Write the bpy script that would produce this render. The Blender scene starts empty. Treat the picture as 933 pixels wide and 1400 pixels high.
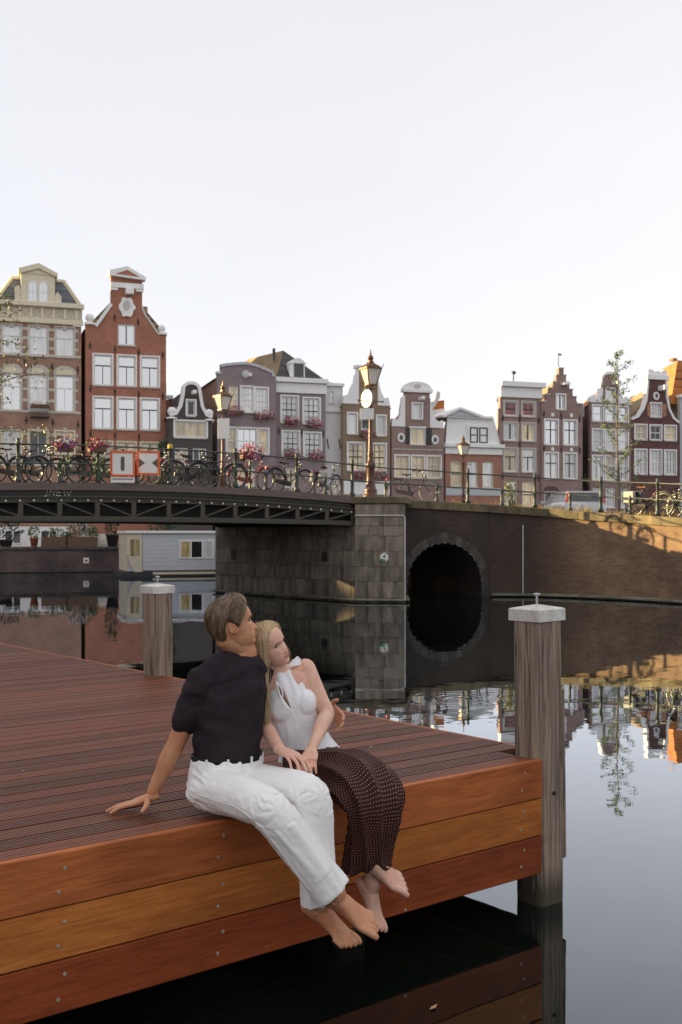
import bpy, bmesh, math, random
from mathutils import Vector, Matrix, noise
from mathutils.geometry import tessellate_polygon
R = math.radians
random.seed(7)
SC = bpy.context.scene
COL = SC.collection
# ---------------------------------------------------------------- camera
F, HX, HY, EYE = 1500.0, 466.5, 732.0, 1.99       # focal length and horizon in photograph pixels, eye height over the water
cam = bpy.data.cameras.new('camera'); camo = bpy.data.objects.new('camera', cam); COL.objects.link(camo)
cam.sensor_fit = 'VERTICAL'; cam.sensor_height = 36; cam.lens = 36 * F / 1400
cam.shift_y = (HY - 700) / 1400
cam.clip_start = 0.05; cam.clip_end = 3000
cam.dof.use_dof = True; cam.dof.focus_distance = 4.8; cam.dof.aperture_fstop = 9.0
camo.location = (0, 0, EYE); camo.rotation_euler = (R(90), 0, 0)
SC.camera = camo
# ---------------------------------------------------------------- sky and sun
SUN_EL, SUN_DIR = R(11.5), Vector((-0.96, 0.28))   # towards the sun: low, from the left, a little behind the houses
w = bpy.data.worlds.new('World'); SC.world = w; w.use_nodes = True
nt = w.node_tree; nt.nodes.clear()
def wn(t, **k):
    n = nt.nodes.new(t)
    for a, b in k.items(): setattr(n, a, b)
    return n
sky = wn('ShaderNodeTexSky', sky_type='NISHITA', sun_disc=False)
sky.sun_elevation = SUN_EL
sky.sun_rotation = math.atan2(SUN_DIR.x, SUN_DIR.y)
sky.air_density = 1.0; sky.dust_density = 1.0; sky.ozone_density = 3.0
bg = wn('ShaderNodeBackground'); bg.inputs[1].default_value = 0.05
veil = wn('ShaderNodeBackground'); veil.inputs[0].default_value = (0.855, 0.848, 0.872, 1); veil.inputs[1].default_value = 0.72
tc = wn('ShaderNodeTexCoord'); mp = wn('ShaderNodeMapping'); mp.inputs['Scale'].default_value = (1.1, 1.1, 2.6)
mp.inputs['Rotation'].default_value = (0, R(14), R(35))
nz = wn('ShaderNodeTexNoise'); nz.inputs['Scale'].default_value = 1.1; nz.inputs['Detail'].default_value = 3; nz.inputs['Roughness'].default_value = .45
rp = wn('ShaderNodeMapRange'); rp.inputs[1].default_value = .3; rp.inputs[2].default_value = .7; rp.inputs[3].default_value = .78; rp.inputs[4].default_value = .96
mx = wn('ShaderNodeMixShader'); out = wn('ShaderNodeOutputWorld')
L = nt.links.new
# thin high veil, a little brighter towards the horizon
sx = wn('ShaderNodeSeparateXYZ'); ov = wn('ShaderNodeMapRange'); ov.inputs[1].default_value = 0; ov.inputs[2].default_value = .45; ov.inputs[3].default_value = .465; ov.inputs[4].default_value = .405
L(tc.outputs['Generated'], sx.inputs[0]); L(sx.outputs[2], ov.inputs[0]); L(ov.outputs[0], veil.inputs[1])
L(sky.outputs[0], bg.inputs[0]); L(tc.outputs['Generated'], mp.inputs[0]); L(mp.outputs[0], nz.inputs[0]); L(nz.outputs[0], rp.inputs[0])
L(rp.outputs[0], mx.inputs[0]); L(bg.outputs[0], mx.inputs[1]); L(veil.outputs[0], mx.inputs[2]); L(mx.outputs[0], out.inputs[0])
sl = bpy.data.lights.new('sun', 'SUN'); sl.energy = 5.0; sl.angle = R(0.55); sl.color = (1.0, .73, .34)
so = bpy.data.objects.new('sun', sl); COL.objects.link(so)
sd = Vector((SUN_DIR.x, SUN_DIR.y, 0)).normalized() * math.cos(SUN_EL) + Vector((0, 0, math.sin(SUN_EL)))
so.rotation_euler = sd.to_track_quat('Z', 'Y').to_euler(); so.location = (-40, 20, 30)
SC.view_settings.view_transform = 'Standard'; SC.view_settings.look = 'None'
SC.view_settings.exposure = 1.50; SC.view_settings.gamma = 1.0; SC.view_settings.use_curve_mapping = False
SC.render.engine = 'CYCLES'; SC.cycles.use_denoising = True; SC.cycles.max_bounces = 8; SC.cycles.caustics_reflective = False; SC.cycles.caustics_refractive = False
# ---------------------------------------------------------------- helpers
def at(px, py, Y):
    """photograph pixel and distance -> world point"""
    return Vector(((px - HX) / F * Y, Y, EYE + (HY - py) / F * Y))
def tag(o, label=None, cat=None, group=None, kind=None):
    if label: o['label'] = label
    if cat: o['category'] = cat
    if group: o['group'] = group
    if kind: o['kind'] = kind
    return o
def empty(name, loc=(0, 0, 0), rz=0.0, label=None, cat=None, group=None):
    o = bpy.data.objects.new(name, None); COL.objects.link(o); o.location = loc; o.rotation_euler = (0, 0, rz); o.empty_display_size = .2
    return tag(o, label, cat, group)
def copy_tree(o, parent=None):
    c = o.copy(); COL.objects.link(c); c.parent = parent
    for ch in o.children: copy_tree(ch, c)
    return c
def lerp(a, b, t): return a + (b - a) * t
def interp(tab, x):
    """piecewise smooth table lookup, tab ascending in x"""
    if x <= tab[0][0]: return tab[0][1]
    if x >= tab[-1][0]: return tab[-1][1]
    for i in range(len(tab) - 1):
        if tab[i][0] <= x <= tab[i + 1][0]:
            x0, y0 = tab[i]; x1, y1 = tab[i + 1]
            m0 = (y1 - (tab[i - 1][1] if i else y0)) / (x1 - (tab[i - 1][0] if i else x0))
            m1 = ((tab[i + 2][1] if i + 2 < len(tab) else y1) - y0) / ((tab[i + 2][0] if i + 2 < len(tab) else x1) - x0)
            h = x1 - x0; t = (x - x0) / h
            return (2*t**3 - 3*t*t + 1) * y0 + (t**3 - 2*t*t + t) * h * m0 + (-2*t**3 + 3*t*t) * y1 + (t**3 - t*t) * h * m1
def catmull(pts, n):
    """pts: list of tuples of equal length -> n samples per span"""
    P = [pts[0]] + list(pts) + [pts[-1]]; o = []
    for i in range(1, len(P) - 2):
        for k in range(n):
            t = k / n
            o.append(tuple(.5 * (2*b + (c - a)*t + (2*a - 5*b + 4*c - d)*t*t + (3*b - a - 3*c + d)*t**3) for a, b, c, d in zip(P[i-1], P[i], P[i+1], P[i+2])))
    o.append(tuple(pts[-1])); return o
class MB:
    def __init__(s): s.v = []; s.f = []; s.uv = {}; s.mi = []
    def add(s, vs, fs, M=None, uvs=None):
        b = len(s.v)
        for p in vs:
            p = Vector(p); s.v.append(tuple(M @ p if M else p))
        if uvs:
            for i, q in enumerate(uvs): s.uv[b + i] = q
        for f in fs: s.f.append(tuple(b + i for i in f))
        return s
    def box(s, x0, x1, y0, y1, z0, z1, M=None):
        return s.add([(x0,y0,z0),(x1,y0,z0),(x1,y1,z0),(x0,y1,z0),(x0,y0,z1),(x1,y0,z1),(x1,y1,z1),(x0,y1,z1)],
                     [(0,3,2,1),(4,5,6,7),(0,1,5,4),(1,2,6,5),(2,3,7,6),(3,0,4,7)], M)
    def cbox(s, x0, x1, y0, y1, z0, z1, c, M=None):
        """box with all edges chamfered by c"""
        vs = []; idx = {}
        for i, x in enumerate((x0, x1)):
            for j, y in enumerate((y0, y1)):
                for k, z in enumerate((z0, z1)):
                    sx, sy, sz = (1 if i == 0 else -1), (1 if j == 0 else -1), (1 if k == 0 else -1)
                    for a, p in enumerate(((x, y + sy*c, z + sz*c), (x + sx*c, y, z + sz*c), (x + sx*c, y + sy*c, z))):
                        idx[i, j, k, a] = len(vs); vs.append(p)
        I = lambda *q: idx[q]
        fs = []
        for i in (0, 1): fs.append([I(i,0,0,0), I(i,1,0,0), I(i,1,1,0), I(i,0,1,0)][::(-1 if i == 0 else 1)])
        for j in (0, 1): fs.append([I(0,j,0,1), I(1,j,0,1), I(1,j,1,1), I(0,j,1,1)][::(1 if j == 0 else -1)])
        for k in (0, 1): fs.append([I(0,0,k,2), I(1,0,k,2), I(1,1,k,2), I(0,1,k,2)][::(-1 if k == 0 else 1)])
        for j in (0, 1):
            for k in (0, 1): fs.append([I(0,j,k,1), I(1,j,k,1), I(1,j,k,2), I(0,j,k,2)][::(1 if j != k else -1)])
        for i in (0, 1):
            for k in (0, 1): fs.append([I(i,0,k,0), I(i,1,k,0), I(i,1,k,2), I(i,0,k,2)][::(1 if i == k else -1)])
        for i in (0, 1):
            for j in (0, 1): fs.append([I(i,j,0,0), I(i,j,1,0), I(i,j,1,1), I(i,j,0,1)][::(1 if i != j else -1)])
        for i in (0, 1):
            for j in (0, 1):
                for k in (0, 1): fs.append([I(i,j,k,0), I(i,j,k,1), I(i,j,k,2)][::(1 if (i + j + k) % 2 == 0 else -1)])
        return s.add(vs, fs, M)
    def bar(s, p, q, w, h=None, up=(0, 0, 1)):
        p, q = Vector(p), Vector(q); h = h or w; d = (q - p)
        if d.length < 1e-6: return s
        d = d.normalized(); up = Vector(up)
        if abs(d.dot(up)) > .98: up = Vector((1, 0, 0)) if abs(d.x) < .9 else Vector((0, 1, 0))
        a = d.cross(up).normalized(); b = a.cross(d)
        vs = [c + a*i*w/2 + b*j*h/2 for c in (p, q) for i, j in ((-1,-1),(1,-1),(1,1),(-1,1))]
        return s.add(vs, [(0,3,2,1),(4,5,6,7),(0,1,5,4),(1,2,6,5),(2,3,7,6),(3,0,4,7)])
    def tube(s, path, r, n=8, closed=False, cap=True):
        P = [Vector(p) for p in path]; m = len(P)
        rr = r if isinstance(r, (list, tuple)) else [r] * m
        b = len(s.v); prev = None
        for i in range(m):
            if closed: d = P[(i+1) % m] - P[i-1]
            else: d = P[min(i+1, m-1)] - P[max(i-1, 0)]
            d = d.normalized() if d.length > 1e-9 else Vector((0, 0, 1))
            if prev is None:
                u = Vector((0, 0, 1)) if abs(d.z) < .9 else Vector((1, 0, 0))
                a = d.cross(u).normalized()
            else:
                a = prev - d * prev.dot(d); a = a.normalized() if a.length > 1e-6 else d.orthogonal().normalized()
            prev = a; c = d.cross(a)
            for k in range(n):
                t = 2*math.pi*k/n; s.v.append(tuple(P[i] + (a*math.cos(t) + c*math.sin(t)) * rr[i]))
        for i in range(m if closed else m-1):
            j = (i+1) % m
            for k in range(n):
                l = (k+1) % n; s.f.append((b+i*n+k, b+i*n+l, b+j*n+l, b+j*n+k))
        if cap and not closed:
            s.f.append(tuple(b + k for k in range(n))[::-1]); s.f.append(tuple(b + (m-1)*n + k for k in range(n)))
        return s
    def lathe(s, prof, n=16, c=(0, 0, 0), M=None, sq=None):
        """prof: (radius, z) pairs from bottom up"""
        vs = []; fs = []
        for r, z in prof:
            for k in range(n):
                t = 2*math.pi*(k + .5)/n; vs.append((c[0] + r*math.cos(t), c[1] + r*math.sin(t), c[2] + z))
        for i in range(len(prof)-1):
            for k in range(n):
                l = (k+1) % n; fs.append((i*n+k, i*n+l, (i+1)*n+l, (i+1)*n+k))
        fs.append(tuple(range(n))[::-1]); fs.append(tuple((len(prof)-1)*n + k for k in range(n)))
        return s.add(vs, fs, M)
    def plate(s, outer, y0, y1, holes=(), reveal=None, M=None):
        """polygon (x,z) with holes, front at y0, back at y1; holes get side faces"""
        loops = [[Vector((x, z, 0)) for x, z in outer]] + [[Vector((x, z, 0)) for x, z in h] for h in holes]
        tris = tessellate_polygon(loops)
        flat = [p for l in loops for p in l]; n = len(flat)
        vs = [(p.x, y0, p.y) for p in flat] + [(p.x, y1, p.y) for p in flat]; fs = []
        for t in tris:
            a, b, c = (flat[i] for i in t)
            if (b - a).cross(c - a).z < 0: t = t[::-1]
            fs.append(tuple(t)); fs.append(tuple(i + n for i in t[::-1]))
        o = 0
        for li, l in enumerate(loops):
            m = len(l); ar = sum(l[i].x*l[(i+1) % m].y - l[(i+1) % m].x*l[i].y for i in range(m))
            for i in range(m):
                j = (i+1) % m; q = (o+i, o+j, o+j+n, o+i+n)
                fs.append(q[::-1] if (ar > 0) == (li == 0) else q)
            o += m
        return s.add(vs, fs, M)
    def grid(s, rows, closed_u=False, uvs=None, flip=False):
        m, n = len(rows), len(rows[0]); fs = []
        for i in range(m-1):
            for k in range(n if closed_u else n-1):
                l = (k+1) % n; q = (i*n+k, i*n+l, (i+1)*n+l, (i+1)*n+k); fs.append(q[::-1] if flip else q)
        return s.add([p for r in rows for p in r], fs, None, uvs)
    def ell(s, c, r, nu=14, nv=10, M=None):
        rows = []
        for i in range(nv+1):
            a = math.pi*i/nv
            rows.append([(c[0] + r[0]*math.sin(a)*math.cos(2*math.pi*k/nu), c[1] + r[1]*math.sin(a)*math.sin(2*math.pi*k/nu), c[2] - r[2]*math.cos(a)) for k in range(nu)])
        t = MB(); t.grid(rows, True); return s.add(t.v, t.f, M)
    def merge(s, o, M=None):
        return s.add(o.v, o.f, M)
    def mesh(s, name, smooth=False):
        me = bpy.data.meshes.new(name); me.from_pydata(s.v, [], s.f)
        if s.uv:
            ul = me.uv_layers.new(name='UVMap').data
            for lp in me.loops: ul[lp.index].uv = s.uv.get(lp.vertex_index, (0, 0))
        if smooth: me.polygons.foreach_set('use_smooth', [True] * len(me.polygons))
        me.update(); return me
    def build(s, name, mat, parent=None, smooth=False, loc=None, rz=None):
        return obj(name, s.mesh(name, smooth), mat, parent, loc, rz)
def obj(name, me, mat=None, parent=None, loc=None, rz=None):
    o = bpy.data.objects.new(name, me); COL.objects.link(o)
    if mat and not me.materials: me.materials.append(M[mat] if isinstance(mat, str) else mat)
    if parent: o.parent = parent
    if loc: o.location = loc
    if rz: o.rotation_euler = (0, 0, rz)
    return o
# ---------------------------------------------------------------- materials
M = {}
class N:
    """tiny node-tree builder"""
    def __init__(s, name):
        s.m = bpy.data.materials.new(name); s.m.use_nodes = True; s.t = s.m.node_tree; s.t.nodes.clear()
        s.out = s.n('ShaderNodeOutputMaterial'); M[name] = s.m
    def n(s, t, ins=None, **k):
        x = s.t.nodes.new(t)
        for a, b in k.items(): setattr(x, a, b)
        for a, b in (ins or {}).items():
            if isinstance(b, bpy.types.NodeSocket): s.t.links.new(b, x.inputs[a])
            else: x.inputs[a].default_value = b
        return x
    def math(s, op, a, b=0.0, clamp=False):
        return s.n('ShaderNodeMath', {0: a, 1: b}, operation=op, use_clamp=clamp).outputs[0]
    def mix(s, f, a, b, mode='MIX'):
        x = s.n('ShaderNodeMix', data_type='RGBA', blend_type=mode)
        for i, q in ((0, f), (6, a), (7, b)):
            if isinstance(q, bpy.types.NodeSocket): s.t.links.new(q, x.inputs[i])
            else: x.inputs[i].default_value = q if i == 0 else tuple(q)[:3] + (1,)
        return x.outputs[2]
    def coord(s, scale=(1, 1, 1), which='Object', rnd=0.0):
        c = s.n('ShaderNodeTexCoord').outputs[which]
        if rnd:
            r = s.n('ShaderNodeObjectInfo').outputs['Random']
            k = s.n('ShaderNodeVectorMath', {0: c}, operation='ADD'); cm = s.n('ShaderNodeCombineXYZ', {0: s.math('MULTIPLY', r, rnd), 1: s.math('MULTIPLY', r, rnd*.37), 2: s.math('MULTIPLY', r, rnd*.73)})
            s.t.links.new(cm.outputs[0], k.inputs[1]); c = k.outputs[0]
        return s.n('ShaderNodeVectorMath', {0: c, 1: scale}, operation='MULTIPLY').outputs[0]
    def noise(s, vec, scale=5, detail=4, rough=.55, dist=0.0):
        return s.n('ShaderNodeTexNoise', {'Vector': vec, 'Scale': scale, 'Detail': detail, 'Roughness': rough, 'Distortion': dist}).outputs[0]
    def rng(s, v, a, b, c=0.0, d=1.0):
        return s.n('ShaderNodeMapRange', {0: v, 1: a, 2: b, 3: c, 4: d}).outputs[0]
    def bump(s, h, strength=.3, dist=.01, normal=None):
        i = {'Height': h, 'Strength': strength, 'Distance': dist}
        if normal: i['Normal'] = normal
        return s.n('ShaderNodeBump', i).outputs[0]
    def pbr(s, col, rough=.6, normal=None, **k):
        i = {'Base Color': col if isinstance(col, bpy.types.NodeSocket) else tuple(col)[:3] + (1,), 'Roughness': rough}
        if normal: i['Normal'] = normal
        for a, b in k.items(): i[a.replace('_', ' ')] = b
        x = s.n('ShaderNodeBsdfPrincipled', i); s.t.links.new(x.outputs[0], s.out.inputs[0]); return x
def sc3(c, k): return tuple(min(1, v * k) for v in c)
def plain(name, col, rough=.6, var=.25, scale=6, bump=.15, dist=.01, stretch=(1, 1, 1), **k):
    b = N(name); c = b.coord(stretch, rnd=7.0); n1 = b.noise(c, scale, 5); n2 = b.noise(c, scale * 7, 3)
    f = b.math('ADD', b.math('MULTIPLY', n1, .7), b.math('MULTIPLY', n2, .3))
    col_ = b.mix(b.rng(f, .32, .68), sc3(col, 1 - var), sc3(col, 1 + var))
    nm = b.bump(n2, bump, dist) if bump else None
    b.pbr(col_, b.rng(n1, .2, .8, max(0, rough - .1), min(1, rough + .1)), nm, **k); return b
def brick(name, c1, c2, mortar, bw=.22, bh=.065, use_uv=False, stain=.35, dark=(.02, .018, .016), bump=.4, soot=None):
    b = N(name)
    if use_uv: v = b.coord((1, 1, 1), 'UV')
    else:
        sp = b.n('ShaderNodeSeparateXYZ', {0: b.coord()})
        v = b.n('ShaderNodeCombineXYZ', {0: b.math('ADD', sp.outputs[0], sp.outputs[1]), 1: sp.outputs[2]}).outputs[0]
    t = b.n('ShaderNodeTexBrick', {'Vector': v, 'Color1': c1 + (1,), 'Color2': c2 + (1,), 'Mortar': mortar + (1,), 'Scale': 1.0, 'Mortar Size': .007, 'Mortar Smooth': .3, 'Bias': 0.0, 'Brick Width': bw, 'Row Height': bh})
    n1 = b.noise(v, .55 if stain > .5 else .9, 6, .6); n2 = b.noise(v, 14, 3)
    c = b.mix(b.math('MULTIPLY', b.rng(n1, .38 if stain > .5 else .42, .62 if stain > .5 else .75), stain), t.outputs[0], dark)
    c = b.mix(b.rng(n2, .3, .7, 0, .25), c, sc3(c1, 1.5))
    if soot is not None:      # old soot stain spreading out of the tunnel, soot = where it ends along the wall
        u = b.n('ShaderNodeSeparateXYZ', {0: v}).outputs[0]; c = b.mix(b.math('MULTIPLY', b.rng(b.math('ADD', u, b.math('MULTIPLY', n1, 3.0)), soot, soot + 1.8, 1, 0), .78), c, dark)
    b.pbr(c, .85, b.bump(t.outputs[1], -bump, .01)); return b
# ---------------------------------------------------------------- material set
def wood(name, c1, c2, dark, rough=.45, grain=1.0, coat=0.0, blot=.4, varo=.25, bumpk=.25, spec=.5):
    b = N(name); c = b.coord((1, 1, 1), rnd=19.0)
    st = b.n('ShaderNodeVectorMath', {0: c, 1: (1.1, 16, 16)}, operation='MULTIPLY').outputs[0]
    g = b.noise(st, 3.2 * grain, 6, .62, .6); st2 = b.n('ShaderNodeVectorMath', {0: c, 1: (3, 90, 90)}, operation='MULTIPLY').outputs[0]
    g2 = b.noise(st2, 2.2 * grain, 3, .6); bl = b.noise(b.n('ShaderNodeVectorMath', {0: c, 1: (.6, 1.6, 1.6)}, operation='MULTIPLY').outputs[0], 2.0, 3)
    k = b.mix(b.rng(g, .3, .7), c1, c2); k = b.mix(b.math('MULTIPLY', b.rng(g2, .52, .78), .55), k, dark)
    k = b.mix(b.math('MULTIPLY', b.rng(bl, .45, .75), blot), k, dark)
    r = b.n('ShaderNodeObjectInfo').outputs['Random']
    hv = b.n('ShaderNodeHueSaturation', {'Hue': b.rng(r, 0, 1, .496, .508), 'Saturation': b.rng(b.math('FRACT', b.math('MULTIPLY', r, 7.3)), 0, 1, .98, 1.04), 'Value': b.rng(b.math('FRACT', b.math('MULTIPLY', r, 3.7)), 0, 1, 1 - varo, 1 + varo), 'Color': k}).outputs[0]
    b.pbr(hv, b.rng(g, .25, .75, rough - .1, rough + .12), b.bump(b.math('ADD', g, b.math('MULTIPLY', g2, .6)), bumpk, .004), Coat_Weight=coat, Coat_Roughness=.25, Specular_IOR_Level=spec); return b
wood('wood_deck', (.11, .033, .017), (.255, .084, .046), (.016, .006, .005), .48, spec=.34, varo=.30, bumpk=.35, blot=.35)
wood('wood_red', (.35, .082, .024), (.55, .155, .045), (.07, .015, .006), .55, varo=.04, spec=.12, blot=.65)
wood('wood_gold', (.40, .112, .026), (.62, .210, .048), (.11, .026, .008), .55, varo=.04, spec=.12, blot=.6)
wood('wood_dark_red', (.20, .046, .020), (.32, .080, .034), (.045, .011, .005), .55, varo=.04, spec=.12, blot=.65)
# weathered post timber: grain runs up the post
b = N('wood_post'); c = b.coord((14, 14, .9), rnd=5); g = b.noise(c, 2.2, 6, .65, .8); c2 = b.coord((70, 70, 1.2), rnd=3); g2 = b.noise(c2, 1.2, 3)
cr = b.n('ShaderNodeTexVoronoi', {'Vector': b.coord((9, 9, .22), rnd=2), 'Scale': 2.0}, feature='DISTANCE_TO_EDGE').outputs[0]
k = b.mix(b.rng(g, .32, .68), (.15, .105, .075), (.40, .31, .235)); k = b.mix(b.math('MULTIPLY', b.rng(g2, .5, .75), .6), k, (.06, .043, .034))
k = b.mix(b.rng(cr, 0, .035, .75, 0), k, (.02, .015, .012))
zz = b.n('ShaderNodeSeparateXYZ', {0: b.n('ShaderNodeTexCoord').outputs['Object']}).outputs[2]
wet = b.rng(b.math('ADD', zz, b.math('MULTIPLY', g, .16)), .16, .30, 1, 0)
k = b.mix(b.math('MULTIPLY', wet, .85), k, (.028, .026, .012))
b.pbr(k, .78, b.bump(b.math('ADD', b.math('MULTIPLY', g2, .5), b.math('MINIMUM', cr, .05)), .7, .012))
plain('white_cap', (.58, .56, .52), .6, .35, 9, .3)
plain('steel', (.42, .43, .44), .35, .2, 20, .1, Metallic=.9)
plain('screw', (.42, .37, .29), .35, .2, 60, .0, Metallic=.6)
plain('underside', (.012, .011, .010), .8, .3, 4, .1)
plain('litter', (.55, .50, .46), .8, .3, 30, 0)
# ---------------------------------------------------------------- water
b = N('canal_water'); c = b.coord((1, 1, 1))
n1 = b.noise(c, .55, 3, .5); n2 = b.noise(c, 2.6, 2, .5); n3 = b.noise(b.coord((.25, 1, 1)), 5, 2)
ring = b.n('ShaderNodeVectorMath', {0: c, 1: (1.45, 13.4, 0)}, operation='DISTANCE').outputs['Value']
rw = b.math('MULTIPLY', b.math('SINE', b.math('MULTIPLY', ring, 42)), b.rng(ring, .0, .75, 1, 0))
h = b.math('ADD', b.math('MULTIPLY', n1, .016), b.math('ADD', b.math('MULTIPLY', n2, .0032), b.math('ADD', b.math('MULTIPLY', n3, .0010), b.math('MULTIPLY', rw, .0016))))
nm = b.bump(h, .22, 1.0)
fr = b.math('MULTIPLY', b.n('ShaderNodeFresnel', {'IOR': 1.45, 'Normal': nm}).outputs[0], 1.8, True); fr = b.math('MINIMUM', fr, .74)
gl = b.n('ShaderNodeBsdfGlossy', {'Color': (.88, .93, 1, 1), 'Roughness': .012, 'Normal': nm}); df = b.n('ShaderNodeBsdfDiffuse', {'Color': (.0045, .0075, .0055, 1)})
ms = b.n('ShaderNodeMixShader', {0: fr}); b.t.links.new(df.outputs[0], ms.inputs[1]); b.t.links.new(gl.outputs[0], ms.inputs[2]); b.t.links.new(ms.outputs[0], b.out.inputs[0])
tag(MB().add([(-600, -60, 0), (600, -60, 0), (600, 900, 0), (-600, 900, 0)], [(0, 1, 2, 3)]).build('canal_water', 'canal_water'), 'dark still canal water mirroring the bridge, houses and pale sky', kind='structure')
# ---------------------------------------------------------------- wooden pier
C0 = Vector((1.07, 5.86, 0)); DANG = math.atan2(.63, .78); DZ = .79
AX = Vector((math.cos(DANG), math.sin(DANG), 0)); AY = Vector((-math.sin(DANG), math.cos(DANG), 0))   # along the edge to the right-far, and inwards
def dk(x, y, z): return C0 + AX * x + AY * y + Vector((0, 0, z))
def edge_x(px):     # position along the front edge that is seen at column px
    k = (px - HX) / F
    return (k * C0.y - C0.x) / (AX.x - k * AX.y)
pier = empty('wooden_pier', (C0.x, C0.y, 0), DANG, 'reddish brown wooden pier of grooved deck boards with three planks along its edge', 'pier')
XL, XR, BW = -7.2, .205, .144
prof = []
NR = 6
for i in range(NR):
    y0 = .003 + i * (BW - .010) / NR; p = (BW - .010) / NR
    prof += [(y0, 0), (y0 + p * .54, 0), (y0 + p * .60, -.009), (y0 + p * .94, -.009)]
prof += [(BW - .0085, 0), (BW - .0085, -.028), (.003, -.028)]
bm = MB(); n = len(prof)
bm.add([(0, y, z) for y, z in prof] + [(1, y, z) for y, z in prof], [(i, i + n, (i + 1) % n + n, (i + 1) % n) for i in range(n)] + [tuple(range(n)), tuple(range(n, 2 * n))[::-1]])
board = bm.mesh('deck_board'); rs = random.Random(3)
nb = 66
for k in range(nb):
    y = .030 + k * BW
    o = obj('deck_board', board, 'wood_deck', pier, (XL, y, DZ - rs.random() * .002))
    x1 = XR - rs.random() * .006
    if y < .215: x1 = -.004           # cut round the corner post
    o.scale = (x1 - XL, 1, 1)
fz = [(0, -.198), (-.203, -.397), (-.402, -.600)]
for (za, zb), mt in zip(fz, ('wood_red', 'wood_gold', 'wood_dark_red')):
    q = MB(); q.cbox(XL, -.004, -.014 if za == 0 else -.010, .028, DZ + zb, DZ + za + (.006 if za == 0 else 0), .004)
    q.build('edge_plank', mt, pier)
for (za, zb), mt in zip(fz, ('wood_red', 'wood_gold', 'wood_dark_red')):
    q = MB(); q.cbox(XR + .002, XR + .034, .215, .030 + nb * BW, DZ + zb, DZ + za - .004, .003); q.build('side_plank', mt, pier)
q = MB()
for x in (-6.9, -4.8, -2.7, -.35): q.box(x, x + .1, .03, 9.4, DZ - .25, DZ - .03)
q.box(XL, -.1, .05, .15, DZ - .42, DZ - .252); q.box(XL, XR, 4.5, 4.6, DZ - .42, DZ - .252)
q.build('joist', 'underside', pier)
for x, y in ((-1.12, .36), (-3.1, .36), (-5.2, .36), (-1.12, 4.5), (-3.1, 4.5), (-5.2, 4.5)):
    MB().cbox(x, x + .2, y, y + .2, -1.2, DZ - .25, .01).build('pile', 'wood_post', pier)
sm = MB(); sm.lathe([(.0075, 0), (.0075, .0012), (.0055, .0018), (.0050, -.001), (.001, -.0012)], 14, M=Matrix.Rotation(R(90), 4, 'X')); sme = sm.mesh('screw')
for px, pys in ((83, (-.055, -.14, -.258, -.345, -.455, -.545)), (300, (-.052, -.138, -.255, -.345, -.455, -.540)), (713, (-.048, -.135, -.25, -.345, -.452, -.535)), (550, (-.585,))):
    for i, z in enumerate(pys):
        x = edge_x(px) + (.012 if i % 2 == 0 else -.014)
        obj('screw', sme, 'screw', pier, (x, -.0145 if z > -.2 else -.0105, DZ + z))
q = MB(); rs = random.Random(8)
for i in range(170):
    x, y = -rs.random() * 5.5, .1 + rs.random() ** 1.6 * 7; s = .003 + rs.random() ** 3 * .011; a = rs.random() * 3
    dx, dy = math.cos(a) * s, math.sin(a) * s
    q.add([(x-dx, y-dy, DZ + .0015), (x+dy*.5, y-dx*.5, DZ + .003), (x+dx, y+dy, DZ + .002), (x-dy*.5, y+dx*.5, DZ + .004)], [(0, 1, 2, 3)])
tag(q.build('petal_litter', 'litter', pier), kind='stuff')
# ---------------------------------------------------------------- mooring posts
def mooring_post(x, y, w, top, lean, label):
    p = dk(x, y, 0); e = empty('mooring_post', (p.x, p.y, 0), DANG, label, 'post', 'mooring posts at the pier')
    e.rotation_euler = (R(lean[0]), R(lean[1]), DANG)
    rows = []; zs = [-1.2 + i * (top + 1.2) / 40 for i in range(41)]; seg = []
    for sx, sy, ex, ey in ((0, 0, 1, 0), (1, 0, 1, 1), (1, 1, 0, 1), (0, 1, 0, 0)):
        for k in range(6): seg.append((lerp(sx, ex, k / 6), lerp(sy, ey, k / 6)))
    for z in zs:
        r = []
        for a, c in seg:
            X, Y = a * w, c * w
            cc = min(abs(a) + abs(c), abs(1 - a) + abs(c), abs(a) + abs(1 - c), abs(2 - a - c))
            if cc < 1e-6: X += (.012 if a == 0 else -.012) ; Y += (.012 if c == 0 else -.012)
            d = noise.noise(Vector((X * 25, Y * 25, z * 1.1 + x * 9))) * .006
            crack = noise.noise(Vector((X * 60 + 4, Y * 60, z * .5 + x)))
            d -= .010 if crack > .42 else 0
            if z < .34: d -= .006 * max(0, noise.noise(Vector((X * 30, Y * 30, z * 22)))) + .004
            r.append((X + (X / w - .5) * 2 * d, Y + (Y / w - .5) * 2 * d, z))
        rows.append(r)
    m = MB(); m.grid(rows, True); m.f.append(tuple(len(m.v) - 24 + i for i in range(24)))
    m.build('timber', 'wood_post', e)
    c = MB(); t = top
    o_ = .006; vs = []
    for (z, ins) in ((t - .058, -o_), (t + .004, -o_), (t + .010, .004)):
        for X, Y in ((0, 0), (1, 0), (1, 1), (0, 1)): vs.append((lerp(0 + ins, w - ins, X), lerp(0 + ins, w - ins, Y), z))
    vs.append((w / 2, w / 2, t + .030)); fs = []
    for l in (0, 4):
        for k in range(4): j = (k + 1) % 4; fs.append((l + k, l + j, l + 4 + j, l + 4 + k))
    for k in range(4): fs.append((8 + k, 8 + (k + 1) % 4, 12))
    c.add(vs, fs); cp = c.build('cap', 'white_cap', e)
    k = MB(); k.lathe([(.007, 0), (.007, .05), (.022, .055), (.022, .062), (.004, .066)], 10, (w / 2, w / 2, t + .024)); k.build('bolt', 'steel', cp)
    for z in (.33, .30): pass
    return e
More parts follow.
